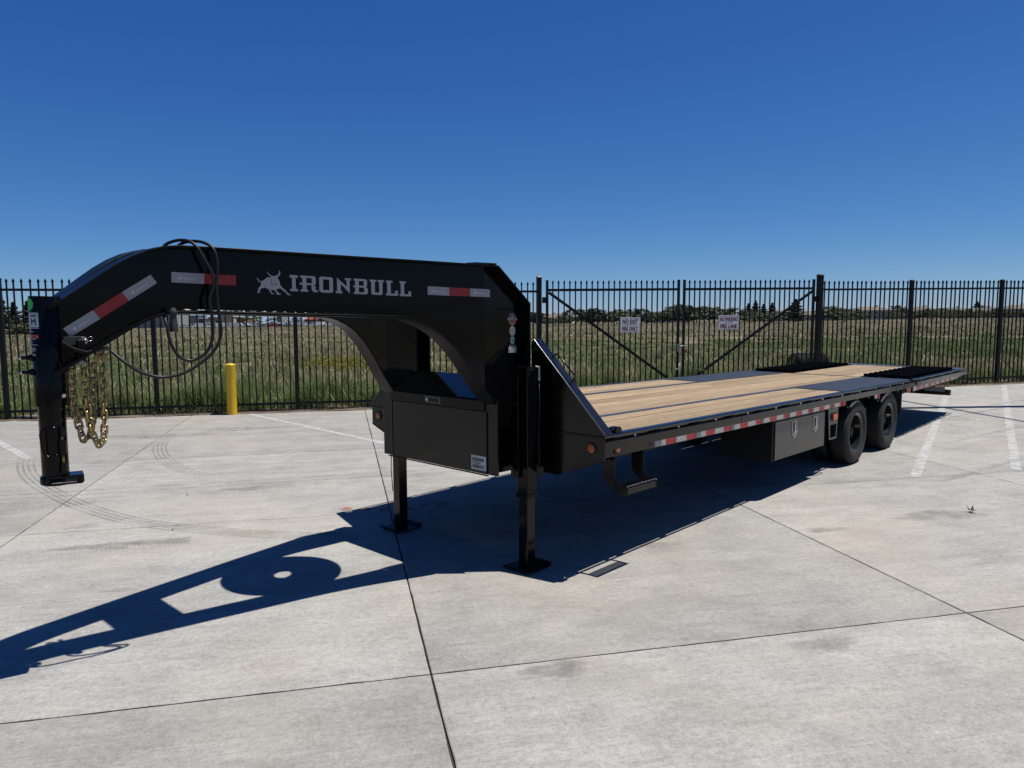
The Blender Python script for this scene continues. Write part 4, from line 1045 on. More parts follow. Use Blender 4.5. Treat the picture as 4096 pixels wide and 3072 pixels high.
def rim_mesh(deep):
    d = .085 if deep else -.02
    m = MB(); prof = [(-.100, .205), (-.098, .236), (-.090, .238), (-.082, .222), (-.02, .205), (.075, .200), (.080, .238), (.100, .240)] if False else \
        [(-.09, .20), (-.09, .236), (-.08, .236), (-.07, .212), (.07, .212), (.082, .236), (.090, .236), (.088, .226), (.074, .204), (-.02, .196), (-.055, .188), (-.06, .15), (-.045, .12), (-.045, .075), (-.01, .072), (.03, .062)]
    m.lathe(prof, (0, 0, 0), (0, -1, 0), 48); m.f = [f for f in m.f if len(f) == 4]
    for k in range(8):
        a = 2 * math.pi * k / 8; m.lathe([(-.05, .013), (-.022, .013), (-.018, .009)], (.135 * math.cos(a), 0, .135 * math.sin(a)), (0, -1, 0), 6)
    return m
TM = tyre_mesh().mesh('tyre', 'tyre_rubber'); TM.polygons.foreach_set('use_smooth', [True] * len(TM.polygons)); TM.set_sharp_from_angle(angle=R(40))
RM = rim_mesh(True).mesh('wheel', 'rim_black'); RM.polygons.foreach_set('use_smooth', [True] * len(RM.polygons)); RM.set_sharp_from_angle(angle=R(35))
def wheel(x, y, z, flip, parent, rot=0.0):
    w = bpy.data.objects.new('wheel', RM); COL.objects.link(w); w.parent = parent; w.location = (x, y, z)
    w.rotation_euler = (0, rot, math.pi if flip else 0)
    t = bpy.data.objects.new('tyre', TM); COL.objects.link(t); t.parent = w
    return w
for x in (5.262, 6.544):
    for y, fl in ((-1.162, False), (-0.905, True), (0.905, False), (1.162, True)):
        wheel(x, y, .3885, fl, T, rs.uniform(0, 6))
    m = MB(); m.cyl((x, -1.2, .3885 + TS * x), (x, 1.2, .3885 + TS * x), .065, 14); part(m, 'axle', 'steel_dark', smooth=True)
for X in (7.08,):
    for s in (1, -1):
        m = MB(); ybox(m, X, X + .01, -0.76, -1.262, 0.545, 0.96, s); part(m, 'mud_flap', 'rubber_black')
# small fender stays and red lamps above the tyres
for X in (4.90, 6.02):
    m = MB(); m.tube([(X, -1.20, .90), (X + .015, -1.23, .84), (X + .06, -1.235, .80), (X + .14, -1.235, .83), (X + .21, -1.235, .90)], .012, 8); part(m, 'fender_stay', 'paint_black', smooth=True)
tape_patch([(5.92, .897), (5.955, .842), (6.12, .842), (6.12, .897)], 'tape_grey', lambda x, z, o: (x, -1.2475 - o, z), False)
m = MB(); m.box(5.92, 6.12, -1.2468, -1.2355, .842, .899); part(m, 'lamp_tab', 'paint_side')
m = MB(); m.lathe([(0, .034), (.006, .032), (.012, .02), (.013, 0)], (6.07, -1.2485, .870), (0, -1, 0), 24); part(m, 'red_marker_lamp', 'red_lens', autosm=40)
m = MB(); m.box(7.1, 7.5, -1.20, -.75, .80, .93); part(m, 'air_tank_bracket', 'steel_dark', bevel=.02)

# ------------------------------------------------------------------ things carried by the trailer
sw = tag(empty('spare_wheel', (-0.95, 0, 1.95)), 'black spare wheel lying flat between the two neck beams', 'wheel'); LOT.append(sw)
w = wheel(0, 0, 0, False, sw); w.rotation_euler = (R(90), 0, 0)

def link_mesh():
    L_, Wd, d = .0180, .0150, .0058; pts = []
    for i in range(8): t = -math.pi / 2 + math.pi * i / 7; pts.append((Wd * math.sin(t) * -1, 0, L_ - .004 + .0125 * math.cos(t)))
    for i in range(8): t = math.pi / 2 + math.pi * i / 7; pts.append((Wd * math.sin(t) * -1, 0, -L_ + .004 + .0125 * math.cos(t)))
    m = MB(); m.tube(pts, d, 8, closed=True); me = m.mesh('chain_link', 'zinc_gold', smooth=True); return me
LK = link_mesh()
def chain(name, label, pts):
    root = tag(empty(name), label, 'chain', 'safety chains'); LOT.append(root)
    P = [Vector(p) for p in pts]; S_ = []
    for i in range(len(P) - 1):
        p0, p1, p2, p3 = P[max(i - 1, 0)], P[i], P[i + 1], P[min(i + 2, len(P) - 1)]
        for k in range(40):
            t = k / 40; S_.append(0.5 * ((2 * p1) + (p2 - p0) * t + (2 * p0 - 5 * p1 + 4 * p2 - p3) * t * t + (3 * p1 - p0 - 3 * p2 + p3) * t ** 3))
    pitch = .0345; acc = 0; last = S_[0]; nodes = [S_[0]]
    for q in S_[1:]:
        if (q - nodes[-1]).length >= pitch: nodes.append(q)
    root.location = nodes[0]
    for i in range(len(nodes) - 1):
        a, b_ = nodes[i], nodes[i + 1]; z = (b_ - a).normalized(); side = Vector((rgt.x, rgt.y, 0)) if i % 2 == 0 else Vector((fwd.x, fwd.y, 0))
        rj = random.Random(i + len(label)); side = (Matrix.Rotation(rj.uniform(-.35, .35), 3, 'Z') @ side)
        x = (side - z * side.dot(z)).normalized(); y = z.cross(x)
        mt = Matrix((x, y, z)).transposed().to_4x4(); mt.translation = (a + b_) / 2 - nodes[0]
        o = bpy.data.objects.new('chain_link', LK); COL.objects.link(o); o.parent = root; o.matrix_local = mt
def loc3(pts, y): return [(x, y, z - TS * x) for x, z in pts]
chain('safety_chain', 'gold zinc safety chain looping nearer the coupler tube', loc3([(-2.807, 1.545), (-2.811, 1.359), (-2.792, 1.23), (-2.767, 1.130), (-2.741, 1.18), (-2.723, 1.301), (-2.707, 1.545)], -.03))
chain('safety_chain', 'gold zinc safety chain hanging on the side away from the coupler tube', loc3([(-2.764, 1.550), (-2.763, 1.358), (-2.746, 1.203), (-2.712, 1.112), (-2.691, 1.171), (-2.682, 1.352), (-2.680, 1.546)], -.072))
# power cord draped over the neck, with plug
def cordpt(x, z, off=.11): return (x, Yw(x) - off, z - TS * x)
PC = tag(empty('power_cord', cordpt(-2.41, 1.72)), 'black power cord coiled and draped over the trailer neck with plug hanging', 'cord'); LOT.append(PC)
A = [(-2.667, 1.614, .06), (-2.615, 1.55, .10), (-2.551, 1.499, .11), (-2.46, 1.470, .11), (-2.365, 1.484, .12), (-2.265, 1.541, .12), (-2.194, 1.613, .12), (-2.159, 1.701, .115), (-2.165, 1.808, .11), (-2.169, 1.942, .105), (-2.157, 2.062, .10), (-2.164, 2.141, .085), (-2.19, 2.178, .05), (-2.23, 2.190, 0), (-2.27, 2.175, -.06), (-2.30, 2.12, -.10), (-2.32, 2.0, -.12), (-2.36, 1.90, -.10)]
B = [(-2.408, 1.80, .04), (-2.411, 1.74, .085), (-2.403, 1.649, .10), (-2.367, 1.576, .105), (-2.308, 1.553, .11), (-2.238, 1.594, .115), (-2.203, 1.674, .115), (-2.198, 1.781, .11), (-2.207, 1.874, .105), (-2.184, 1.955, .11), (-2.190, 2.021, .105), (-2.220, 2.098, .09), (-2.246, 2.155, .075), (-2.275, 2.186, .04), (-2.318, 2.185, -.02), (-2.35, 2.15, -.08), (-2.36, 2.05, -.11), (-2.36, 1.90, -.10)]
def smooth_pts(P, k=6):
    P = [Vector(p) for p in P]; out = []
    for i in range(len(P) - 1):
        p0, p1, p2, p3 = P[max(i - 1, 0)], P[i], P[i + 1], P[min(i + 2, len(P) - 1)]
        for j in range(k):
            t = j / k; out.append(0.5 * ((2 * p1) + (p2 - p0) * t + (2 * p0 - 5 * p1 + 4 * p2 - p3) * t * t + (3 * p1 - p0 - 3 * p2 + p3) * t ** 3))
    return out + [P[-1]]
off_ = PC.location
for Q in (A, B):
    m = MB(); m.tube([Vector(p) - off_ for p in smooth_pts([cordpt(*q) for q in Q])], .0085, 10); m.build('cord_loop', 'cable_rubber', PC, smooth=True)
m = MB(); o = Vector(cordpt(-2.372, 0, .07)); m.lathe([(1.705, .017), (1.705, .021), (1.745, .021), (1.755, .018), (1.79, .016), (1.80, .022), (1.812, .022), (1.83, .01)], (o.x - off_.x, o.y - off_.y, -off_.z + TS * 2.372), (0, 0, 1), 20); m.build('plug', 'rubber_black', PC, autosm=40)
m = MB(); c = Vector(cordpt(-2.372, 1.815, .05)) - off_; m.box(c.x - .035, c.x + .02, c.y - .02, c.y + .05, c.z - .006, c.z + .012); m.build('plug_holder', 'paint_black', PC)

# ------------------------------------------------------------------ yellow bollard
bp = uv(-2.97, 8.46)
BO = tag(empty('bollard', bp), 'bright yellow steel bollard standing in front of the fence', 'bollard'); LOT.append(BO)
m = MB(); m.lathe([(-.03, .088), (.895, .088), (.903, .090), (.912, .090)], (0, 0, 0), (0, 0, 1), 40); m.build('sleeve', 'bollard_yellow', BO, autosm=40)
m = MB(); m.lathe([(.910, .089), (.922, .084), (.932, .062), (.937, .030), (.938, 0)], (0, 0, 0), (0, 0, 1), 40); m.build('domed_cap', 'bollard_yellow', BO, autosm=50)

# ------------------------------------------------------------------ fence and gates
FV = 8.62
def fz(u): return lot_h(u, 8.6) + 0.006 * max(min(u, 0), -8) * 0 - 0.02
def pk_mesh():
    m = MB(); h = .0112
    m.box(-h, h, -h, h, 0.0, 2.375)
    a, b_ = .0175, .0135
    m.hexa([(-h, -h, 2.375), (h, -h, 2.375), (h, h, 2.375), (-h, h, 2.375)], [(-a, -a, 2.388), (a, -a, 2.388), (a, a, 2.388), (-a, a, 2.388)])
    m.hexa([(-a, -a, 2.388), (a, -a, 2.388), (a, a, 2.388), (-a, a, 2.388)], [(-b_, -b_, 2.415), (b_, -b_, 2.415), (b_, b_, 2.415), (-b_, b_, 2.415)])
    m.add([(-b_, -b_, 2.415), (b_, -b_, 2.415), (b_, b_, 2.415), (-b_, b_, 2.415), (0, 0, 2.452)], [(0, 1, 4), (1, 2, 4), (2, 3, 4), (3, 0, 4)])
    return m.mesh('picket', 'paint_fence')
PK = pk_mesh()
def post_mesh(w, h, name='post'):
    m = MB(); a = w / 2; m.box(-a, a, -a, a, -.1, h); c = a + .006
    m.hexa([(-c, -c, h), (c, -c, h), (c, c, h), (-c, c, h)], [(-c, -c, h + .015), (c, -c, h + .015), (c, c, h + .015), (-c, c, h + .015)])
    m.hexa([(-c, -c, h + .015), (c, -c, h + .015), (c, c, h + .015), (-c, c, h + .015)], [(-c * .5, -c * .5, h + .04), (c * .5, -c * .5, h + .04), (c * .5, c * .5, h + .04), (-c * .5, c * .5, h + .04)])
    return m.mesh(name, 'paint_fence')
PM = post_mesh(.074, 2.45); PB = post_mesh(.092, 2.55); PR = post_mesh(.108, 2.58)
def kid(me, name, par, loc):
    o = bpy.data.objects.new(name, me); COL.objects.link(o); o.parent = par; o.location = loc; return o
def fence_run(label, u0, u1, posts, big=None):
    r = tag(empty('picket_fence', uv(u0, FV), TH), label, 'fence', 'iron fence runs'); LOT.append(r)
    rf = random.Random(int(u0 * 10))
    for u in posts:
        me = PM
        if big and abs(u - big[0]) < .01: me = big[1]
        kid(me, 'post', r, (u - u0, 0, fz(u)))
    ps = sorted(posts)
    for a, b_ in zip(ps[:-1], ps[1:]):
        n = round((b_ - a) / .1205)
        for k in range(1, n):
            u = a + (b_ - a) * k / n
            o = kid(PK, 'picket', r, (u - u0, 0, fz(u) + .06 - .06 + .05)); o.location.z = fz(u) + .03
            o.rotation_euler = (rf.gauss(0, .003), rf.gauss(0, .003), 0)
        for z in (0.155, 2.262):
            m = MB(); za, zb = fz(a) + z, fz(b_) + z
            m.hexa([(a - u0 + .04, -.02, za), (b_ - u0 - .04, -.02, zb), (b_ - u0 - .04, .02, zb), (a - u0 + .04, .02, za)], [(a - u0 + .04, -.02, za + .042), (b_ - u0 - .04, -.02, zb + .042), (b_ - u0 - .04, .02, zb + .042), (a - u0 + .04, .02, za + .042)])
            m.build('rail', 'paint_fence', r)
    return r
fence_run('black iron picket fence behind the coupler and yellow bollard', -11.5, 2.9, [-11.5, -9.09, -6.68, -4.268, -1.818, 0.54, 2.904], (2.904, PB))
fence_run('black iron picket fence right of the gates, behind the trailer tail', 9.32, 19.2, [9.32, 11.70, 14.20, 16.68, 19.16], (9.32, PR))
def gate(label, ua, ub, hinge_left):
    r = tag(empty('swing_gate', uv(ua, FV), TH), label, 'gate', 'double swing gate leaves'); LOT.append(r)
    w = ub - ua; z0, z1 = fz(ua), fz(ub)
    for u, z in ((0, z0), (w, z1)):
        m = MB(); m.box(u - .023, u + .023, -.023, .023, z + .06, z + 2.50); m.box(u - .025, u + .025, -.025, .025, z + 2.50, z + 2.508); m.build('stile', 'paint_fence', r)
    def bar(za, zb, h, name, ya=-.022, yb=.022):
        m = MB(); m.hexa([(.027, ya, z0 + za), (w - .027, ya, z1 + zb), (w - .027, yb, z1 + zb), (.027, yb, z0 + za)], [(.027, ya, z0 + za + h), (w - .027, ya, z1 + zb + h), (w - .027, yb, z1 + zb + h), (.027, yb, z0 + za + h)]); m.build(name, 'paint_fence', r)
    bar(2.285, 2.285, .05, 'rail'); bar(.13, .13, .05, 'rail')
    n = round(w / .1205)
    for k in range(1, n): kid(PK, 'picket', r, (w * k / n, 0, z0 + (z1 - z0) * k / n + .06))
    a = Vector((.03, 0, z0 + 2.26)) if hinge_left else Vector((w - .03, 0, z1 + 2.26)); b_ = Vector((w - .03, 0, z1 + .30)) if hinge_left else Vector((.03, 0, z0 + .30))
    d = (b_ - a).normalized(); nr = Vector((-d.z, 0, d.x)) * .027; m = MB()
    q = [a + nr, b_ + nr, b_ - nr, a - nr]; m.hexa([(p.x, -.040, p.z) for p in q], [(p.x, -.0145, p.z) for p in q]); m.build('brace', 'paint_fence', r)
    x = 0 if hinge_left else w
    for z in (2.05, .55):
        m = MB(); sg = -1 if hinge_left else 1
        m.box(min(x + sg * .027, x + sg * .10), max(x + sg * .027, x + sg * .10), -.03, .03, z0 + z, z0 + z + .12); m.build('hinge', 'paint_fence', r, bevel=.01)
    return r
G1 = gate('black gate leaf carrying the NO EXIT sign', 3.075, 5.945, True)
G2 = gate('black gate leaf carrying the NO PARKING sign', 6.075, 9.165, False)
# slide bolt and padlock between the leaves
sb = tag(empty('gate_bolt', uv(6.0, FV - .05, 1.13), TH), 'steel slide bolt bridging the two gate leaves', 'bolt'); LOT.append(sb)
m = MB(); m.cyl((-.11, 0, 0), (.16, 0, 0), .010, 10); m.build('bolt_rod', 'steel_grey', sb, smooth=True)
m = MB(); m.box(-.085, -.03, -.012, .02, -.12, .03); m.build('keeper', 'steel_grey', sb, bevel=.004)
pl = tag(empty('padlock', uv(6.09, FV - .06, 1.04), TH), 'red padlock hanging from the gate slide bolt', 'padlock'); LOT.append(pl)
m = MB(); m.box(-.03, .03, -.014, .014, -.05, .01); m.build('lock_body', 'sign_red', pl, bevel=.005)
m = MB(); m.tube([(-.02, 0, .01), (-.02, 0, .06), (-.012, 0, .078), (0, 0, .084), (.012, 0, .078), (.02, 0, .06), (.02, 0, .01)], .005, 8); m.build('shackle', 'chrome', pl, smooth=True)
dr = tag(empty('drop_rod', uv(5.96, FV - .05, .02), TH), 'steel drop rod at the foot of the left gate leaf', 'rod'); LOT.append(dr)
m = MB(); m.cyl((0, 0, 0), (0, 0, .75), .010, 10); m.tube([(-.10, 0, .62), (0, 0, .62)], .009, 8); m.build('rod', 'steel_grey', dr, smooth=True)

def sign(label, u0, u1, z0, z1, l1, l2):
    w, h = u1 - u0, z1 - z0
    r = tag(empty('warning_sign', uv((u0 + u1) / 2, FV - .032, (z0 + z1) / 2), TH), label, 'sign', 'red and white gate signs'); LOT.append(r)
    rot = R(0.6 if l1 == 'NO EXIT' else -.3)
    r.rotation_euler = (0, rot, TH)
    m = MB(); m.box(-w / 2, w / 2, -.002, .002, -h / 2, h / 2); m.build('panel', 'sign_white', r, bevel=.004)
    m = MB(); b_ = .006; i_ = .008
    for x0, x1, za, zb in ((-w / 2 + i_, w / 2 - i_, h / 2 - i_ - b_, h / 2 - i_), (-w / 2 + i_, w / 2 - i_, -h / 2 + i_, -h / 2 + i_ + b_), (-w / 2 + i_, -w / 2 + i_ + b_, -h / 2 + i_ + b_, h / 2 - i_ - b_), (w / 2 - i_ - b_, w / 2 - i_, -h / 2 + i_ + b_, h / 2 - i_ - b_)):
        m.box(x0, x1, -.0032, -.0024, za, zb)
    lw = .36 if l1 == 'NO EXIT' else .20
    m.box(-w * lw, w * lw, -.0034, -.0024, -.003 + (.002), .006); m.build('border', 'sign_red', r)
    for t, z, wd in ((l1, h * .23, w * (.76 if l1 == 'NO EXIT' else .86)), (l2, -h * .25, w * .80)):
        vs, fs = text_mesh(t, .1, .0042)
        xs = [v[0] for v in vs]; ys = [v[1] for v in vs]; k = wd / (max(xs) - min(xs)); ky = h * .30 / (max(ys) - min(ys)); cx = (max(xs) + min(xs)) / 2; cy = (max(ys) + min(ys)) / 2
        m = MB(); m.add([((v[0] - cx) * k, -.0034, z + (v[1] - cy) * ky) for v in vs], fs); m.build('lettering', 'sign_red', r, fix=False)
    for x in (-w * .45, w * .45):
        m = MB(); m.lathe([(0, .006), (.003, .005)], (x, -.002, 0), (0, -1, 0), 8); m.build('screw', 'steel_grey', r)
sign('white sign reading NO EXIT FIRE ONLY on the left gate leaf', 4.629, 5.080, 1.425, 1.733, 'NO EXIT', 'FIRE ONLY')
sign('white sign reading NO PARKING FIRE LANE on the right gate leaf', 6.858, 7.350, 1.463, 1.770, 'NO PARKING', 'FIRE LANE')
# black drum lying behind the gate post
DR = tag(empty('plastic_drum', uv(9.50, 9.25, .05), TH), 'black plastic drum lying behind the thick gate post', 'drum'); LOT.append(DR)
m = MB(); m.lathe([(-.43, 0), (-.43, .10), (-.40, .22), (-.33, .285), (-.30, .29), (.38, .29), (.40, .275), (.42, .27), (.42, .0)], (0, 0, .55), (1, 0, 0), 36); m.build('drum_body', 'paint_ramp', DR, autosm=40)
for x in (-.12, .15):
    m = MB(); m.lathe([(x - .015, .288), (x - .01, .298), (x + .01, .298), (x + .015, .288)], (0, 0, .55), (1, 0, 0), 36); m.build('drum_rib', 'paint_ramp', DR, autosm=40)
m = MB(); m.lathe([(.28, .035), (.315, .035), (.32, .025)], (-.20, -.02, .55), (0, 0, 1), 14); m.build('drum_bung', 'sticker_white', DR)
m = MB(); m.box(-.35, .38, -.24, .24, -.08, .27); m.build('drum_cradle', 'rubber_black', DR)

# light pole out of frame on the right; its shadow crosses the slab behind the tail
LPo = tag(empty('light_pole', (13.7, -3.05, 0)), 'tall bronze parking lot light pole with two arms', 'light pole'); LOT.append(LPo)
m = MB(); m.tube([(0, 0, .6), (0, 0, 13)], [.13, .10], 16); m.build('shaft', 'pole_metal', LPo, smooth=True)
m = MB(); m.cyl((0, 0, -.1), (0, 0, .6), .26, 24); m.build('concrete_base', 'concrete', LPo, autosm=40)
for sg in (1, -1):
    d = Vector((-.56, -.83, 0)) * sg; m = MB(); m.tube([(0, 0, 9.3), tuple(d * .9 + Vector((0, 0, 9.35))), tuple(d * 1.9 + Vector((0, 0, 9.4)))], .045, 8); m.build('arm', 'pole_metal', LPo, smooth=True)
    c = d * 2.1; m = MB(); m.box(c.x - .25, c.x + .25, c.y - .18, c.y + .18, 9.36, 9.46); m.build('lamp_head', 'pole_metal', LPo)

# leaf and pebbles on the slab
lf = tag(empty('dead_leaf', (3.70, -2.78, .004)), 'curled brown dead leaf lying on the slab right of the trailer', 'leaf'); LOT.append(lf)
rl = random.Random(2); m = MB()
for k in range(5):
    a = R(60 * k + 10); d = Vector((math.cos(a), math.sin(a), 0)); n_ = Vector((-d.y, d.x, 0)); l = .035 + .02 * rl.random()
    pts = [Vector((0, 0, .012)), d * l * .5 + n_ * .014 + Vector((0, 0, .02)), d * l + Vector((0, 0, .006 + .05 * rl.random())), d * l * .5 - n_ * .014 + Vector((0, 0, .016))]
    m.add([tuple(p) for p in pts], [(0, 1, 2), (0, 2, 3)])
m.build('leaf_blade', 'dead_leaf', lf, fix=False)
m = MB(); m.tube([(0, 0, .012), (.02, .03, .02), (.03, .055, .045)], .002, 5); m.build('leaf_stem', 'dead_leaf', lf)
rp2 = random.Random(21); stones = []
for (x, y, nm) in ((-0.88, 3.26, 'on the slab behind the neck shadow'), (-1.49, 2.14, 'beside the tyre tread print')):
    r_ = .009 + .003 * rp2.random(); m = MB(); vs = []; 
    bm = bmesh.new(); bmesh.ops.create_icosphere(bm, subdivisions=1, radius=r_)
    for v in bm.verts: v.co = v.co * (1 + rp2.uniform(-.25, .25)); v.co.z *= .6
    m.add([tuple(v.co) for v in bm.verts], [tuple(v.index for v in f.verts) for f in bm.faces]); bm.free()
    o = m.build('pebble', 'pebble'); o.location = (x, y, r_ * .5); tag(o, 'small dark pebble ' + nm, 'pebble', 'pebbles on the slab'); LOT.append(o)

# ------------------------------------------------------------------ dirt verge and grass
vg = MB(); P = []; n = 60
for i in range(n + 1):
    u = -14 + 34 * i / n
    for v, z in ((8.46 + .03 * math.sin(u * 3.1) + .02 * math.sin(u * 7.7), .004), (8.75, .035), (9.2, .03), (10.6, .02), (13.5, -.12)): P.append(tuple(uv(u, v, lot_h(u, min(v, 8.6)) + z + .015 * math.sin(u * 5 + v * 9))))
vg.add(P, [(i * 5 + j, (i + 1) * 5 + j, (i + 1) * 5 + j + 1, i * 5 + j + 1) for i in range(n) for j in range(4)])
o = vg.build('dirt_verge', 'dirt'); o['kind'] = 'structure'; LOT.append(o)

rng = np.random.default_rng(12)
def vnoise(x, y, s, seed):
    r = np.random.default_rng(seed); g = r.random((128, 128)); x = x / s; y = y / s
    xi = np.floor(x).astype(int); yi = np.floor(y).astype(int); fx = x - xi; fy = y - yi; fx = fx * fx * (3 - 2 * fx); fy = fy * fy * (3 - 2 * fy)
    G = lambda a, b_: g[a % 128, b_ % 128]
    return (G(xi, yi) * (1 - fx) + G(xi + 1, yi) * fx) * (1 - fy) + (G(xi, yi + 1) * (1 - fx) + G(xi + 1, yi + 1) * fx) * fy
CW = cam.matrix_world.translation
def grass_points(n, d0, d1, power):
    az = np.arctan2(fwd.y, fwd.x) + rng.uniform(-.76, .76, n)
    t = rng.random(n); dist = (d0 ** (1 - power) + t * (d1 ** (1 - power) - d0 ** (1 - power))) ** (1 / (1 - power)) if power != 1 else d0 * (d1 / d0) ** t
    x = CW.x + dist * np.cos(az); y = CW.y + dist * np.sin(az)
    v = -x * math.sin(TH) + y * math.cos(TH); u = x * math.cos(TH) + y * math.sin(TH)
    k = v > 8.95
    return x[k], y[k], u[k], v[k], dist[k]
def field_z(u, v):
    base = 0.13 - 0.0 * u
    t = np.clip((v - 8.8) / 5, 0, 1); lot = -0.006 * np.clip(u, -20, 20) * 0 + 0.11
    # slab edge height in level coordinates falls off into the field
    x = u * math.cos(TH) - v * math.sin(TH); y = u * math.sin(TH) + v * math.cos(TH)
    edge = .0021 * x + .0127 * y + np.clip((u - 3) / 9, 0, 1.5) * .09
    return edge * (1 - t) + (-0.04) * t - .02
def make_grass(name, label, sets):
    V = []; Q = []; Tt = []; C_ = []; off = 0
    for (x, y, z, h, w, lean, az, c0, c1, seed) in sets:
        n = len(x); wx = np.cos(az); wy = np.sin(az); la = az + np.pi / 2 + rng.normal(0, .6, n)
        lx_ = np.cos(la) * lean * h; ly_ = np.sin(la) * lean * h
        p = np.empty((n, 5, 3), np.float32)
        p[:, 0] = np.stack([x - wx * w / 2, y - wy * w / 2, z], 1); p[:, 1] = np.stack([x + wx * w / 2, y + wy * w / 2, z], 1)
        mk = np.where(seed, .72, .5); mw = np.where(seed, 1.25, .85)
        mx, my, mz = x + lx_ * mk ** 2, y + ly_ * mk ** 2, z + h * mk
        p[:, 2] = np.stack([mx - wx * w / 2 * mw, my - wy * w / 2 * mw, mz], 1); p[:, 3] = np.stack([mx + wx * w / 2 * mw, my + wy * w / 2 * mw, mz], 1)
        p[:, 4] = np.stack([x + lx_, y + ly_, z + h * (1 - .3 * np.minimum(lean, 1.2))], 1)
        V.append(p.reshape(-1, 3)); idx = np.arange(n) * 5 + off
        Q.append(np.stack([idx, idx + 1, idx + 3, idx + 2], 1)); Tt.append(np.stack([idx + 2, idx + 3, idx + 4], 1))
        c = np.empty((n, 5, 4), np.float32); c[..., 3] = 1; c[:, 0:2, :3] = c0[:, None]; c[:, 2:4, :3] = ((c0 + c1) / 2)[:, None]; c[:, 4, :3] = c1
        C_.append(c.reshape(-1, 4)); off += n * 5
    V = np.concatenate(V); Q = np.concatenate(Q); Tt = np.concatenate(Tt); C_ = np.concatenate(C_)
    me = bpy.data.meshes.new(name); me.vertices.add(len(V)); me.vertices.foreach_set('co', V.ravel())
    loops = np.concatenate([Q.ravel(), Tt.ravel()]).astype(np.int32); me.loops.add(len(loops)); me.loops.foreach_set('vertex_index', loops)
    nq, nt_ = len(Q), len(Tt); st = np.concatenate([np.arange(nq) * 4, nq * 4 + np.arange(nt_) * 3]).astype(np.int32)
    me.polygons.add(nq + nt_); me.polygons.foreach_set('loop_start', st)
    me.update(calc_edges=True)
    at = me.color_attributes.new('tint', 'FLOAT_COLOR', 'POINT'); at.data.foreach_set('color', C_.ravel())
    me.materials.append(MATS['grass_blade']); o = bpy.data.objects.new(name, me); COL.objects.link(o); o['kind'] = 'stuff'; o['label'] = label; o['category'] = 'grass'
    return o
GREEN = np.array([0.095, 0.190, 0.042]); GREEN2 = np.array([0.215, 0.335, 0.080]); STRAW = np.array([0.40, 0.345, 0.20]); STRAW2 = np.array([0.58, 0.51, 0.33]); DARKG = np.array([0.032, 0.058, 0.026])
def colours(n, greenness, bright=1.0):
    g = np.clip(greenness + rng.normal(0, .22, n), 0, 1)[:, None]; r_ = rng.random(n)[:, None]
    gr = GREEN * (1 - r_) + GREEN2 * r_; sw_ = STRAW * (1 - r_) + STRAW2 * r_
    c = gr * g + sw_ * (1 - g); return c * bright * rng.uniform(.55, 1.2, (n, 1))
sets = []
def zone(n, d0, d1, power, hmul, wmul, cs):
    # cs: size of a tuft in metres at this distance
    x, y, u, v, d = grass_points(n, d0, d1, power)
    hgt = vnoise(x, y, 3.0, 1) * .55 + vnoise(x, y, 9.0, 2) * .45
    gr = vnoise(x + 50, y, 7.0, 3) * .5 + vnoise(x, y + 90, 2.2, 4) * .3 + vnoise(x + 11, y, cs * 1.6, 24) * .35 - .07
    tuft = vnoise(x, y, cs, 14); tuft2 = vnoise(x + 3, y + 8, cs * .45, 15)
    far_ = np.clip((d - 30) / 75, 0, 1)
    band = np.exp(-((v - 36) / 14) ** 2) * np.clip((u - 2) / 20, 0, 1)
    near = np.exp(-(v - 8.8) / 3.2) * np.clip((u + 6) / 4, .45, 1)
    gness = np.clip(.80 - .62 * far_ + (gr - .5) * 1.6 + band * 1.0 + .40 * near, 0, 1)
    keep = (tuft * .7 + tuft2 * .3 + rng.random(len(x)) * .55) > .46
    bare = (vnoise(x + 20, y + 7, 2.6, 8) > .80) & (v > 10.5)
    keep &= ~bare
    x, y, u, v, d, hgt, gness, tuft, tuft2, near = [a[keep] for a in (x, y, u, v, d, hgt, gness, tuft, tuft2, near)]
    n = len(x); h = (.14 + .60 * hgt ** 1.3) * (.35 + 1.15 * tuft) * rng.uniform(.55, 1.15, n) * hmul * (.75 + 1.05 * near)
    seed = rng.random(n) < .30 * np.clip(1.1 - gness, 0, 1)
    h = np.where(seed, h * 1.25 + .05, h)
    w = rng.uniform(.007, .015, n) * wmul
    lean = np.abs(rng.normal(.40, .32, n)); az = rng.uniform(0, 2 * np.pi, n)
    g2 = np.where(seed, gness * .12, gness)
    sh = (.55 + .75 * tuft2)[:, None]
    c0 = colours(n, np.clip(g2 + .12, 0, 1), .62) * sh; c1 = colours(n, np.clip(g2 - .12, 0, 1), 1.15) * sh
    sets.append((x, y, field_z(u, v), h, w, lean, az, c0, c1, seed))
zone(330000, 12.0, 24.0, 1.0, 1.0, 1.1, .45)
zone(220000, 24.0, 60.0, 1.0, .95, 2.4, .9)
zone(110000, 60.0, 180.0, 1.0, .9, 6.5, 2.2)
zone(50000, 180.0, 420.0, 1.0, .9, 18.0, 6.0)
make_grass('field_grass', 'tall green and straw coloured grass filling the field beyond the fence', sets)
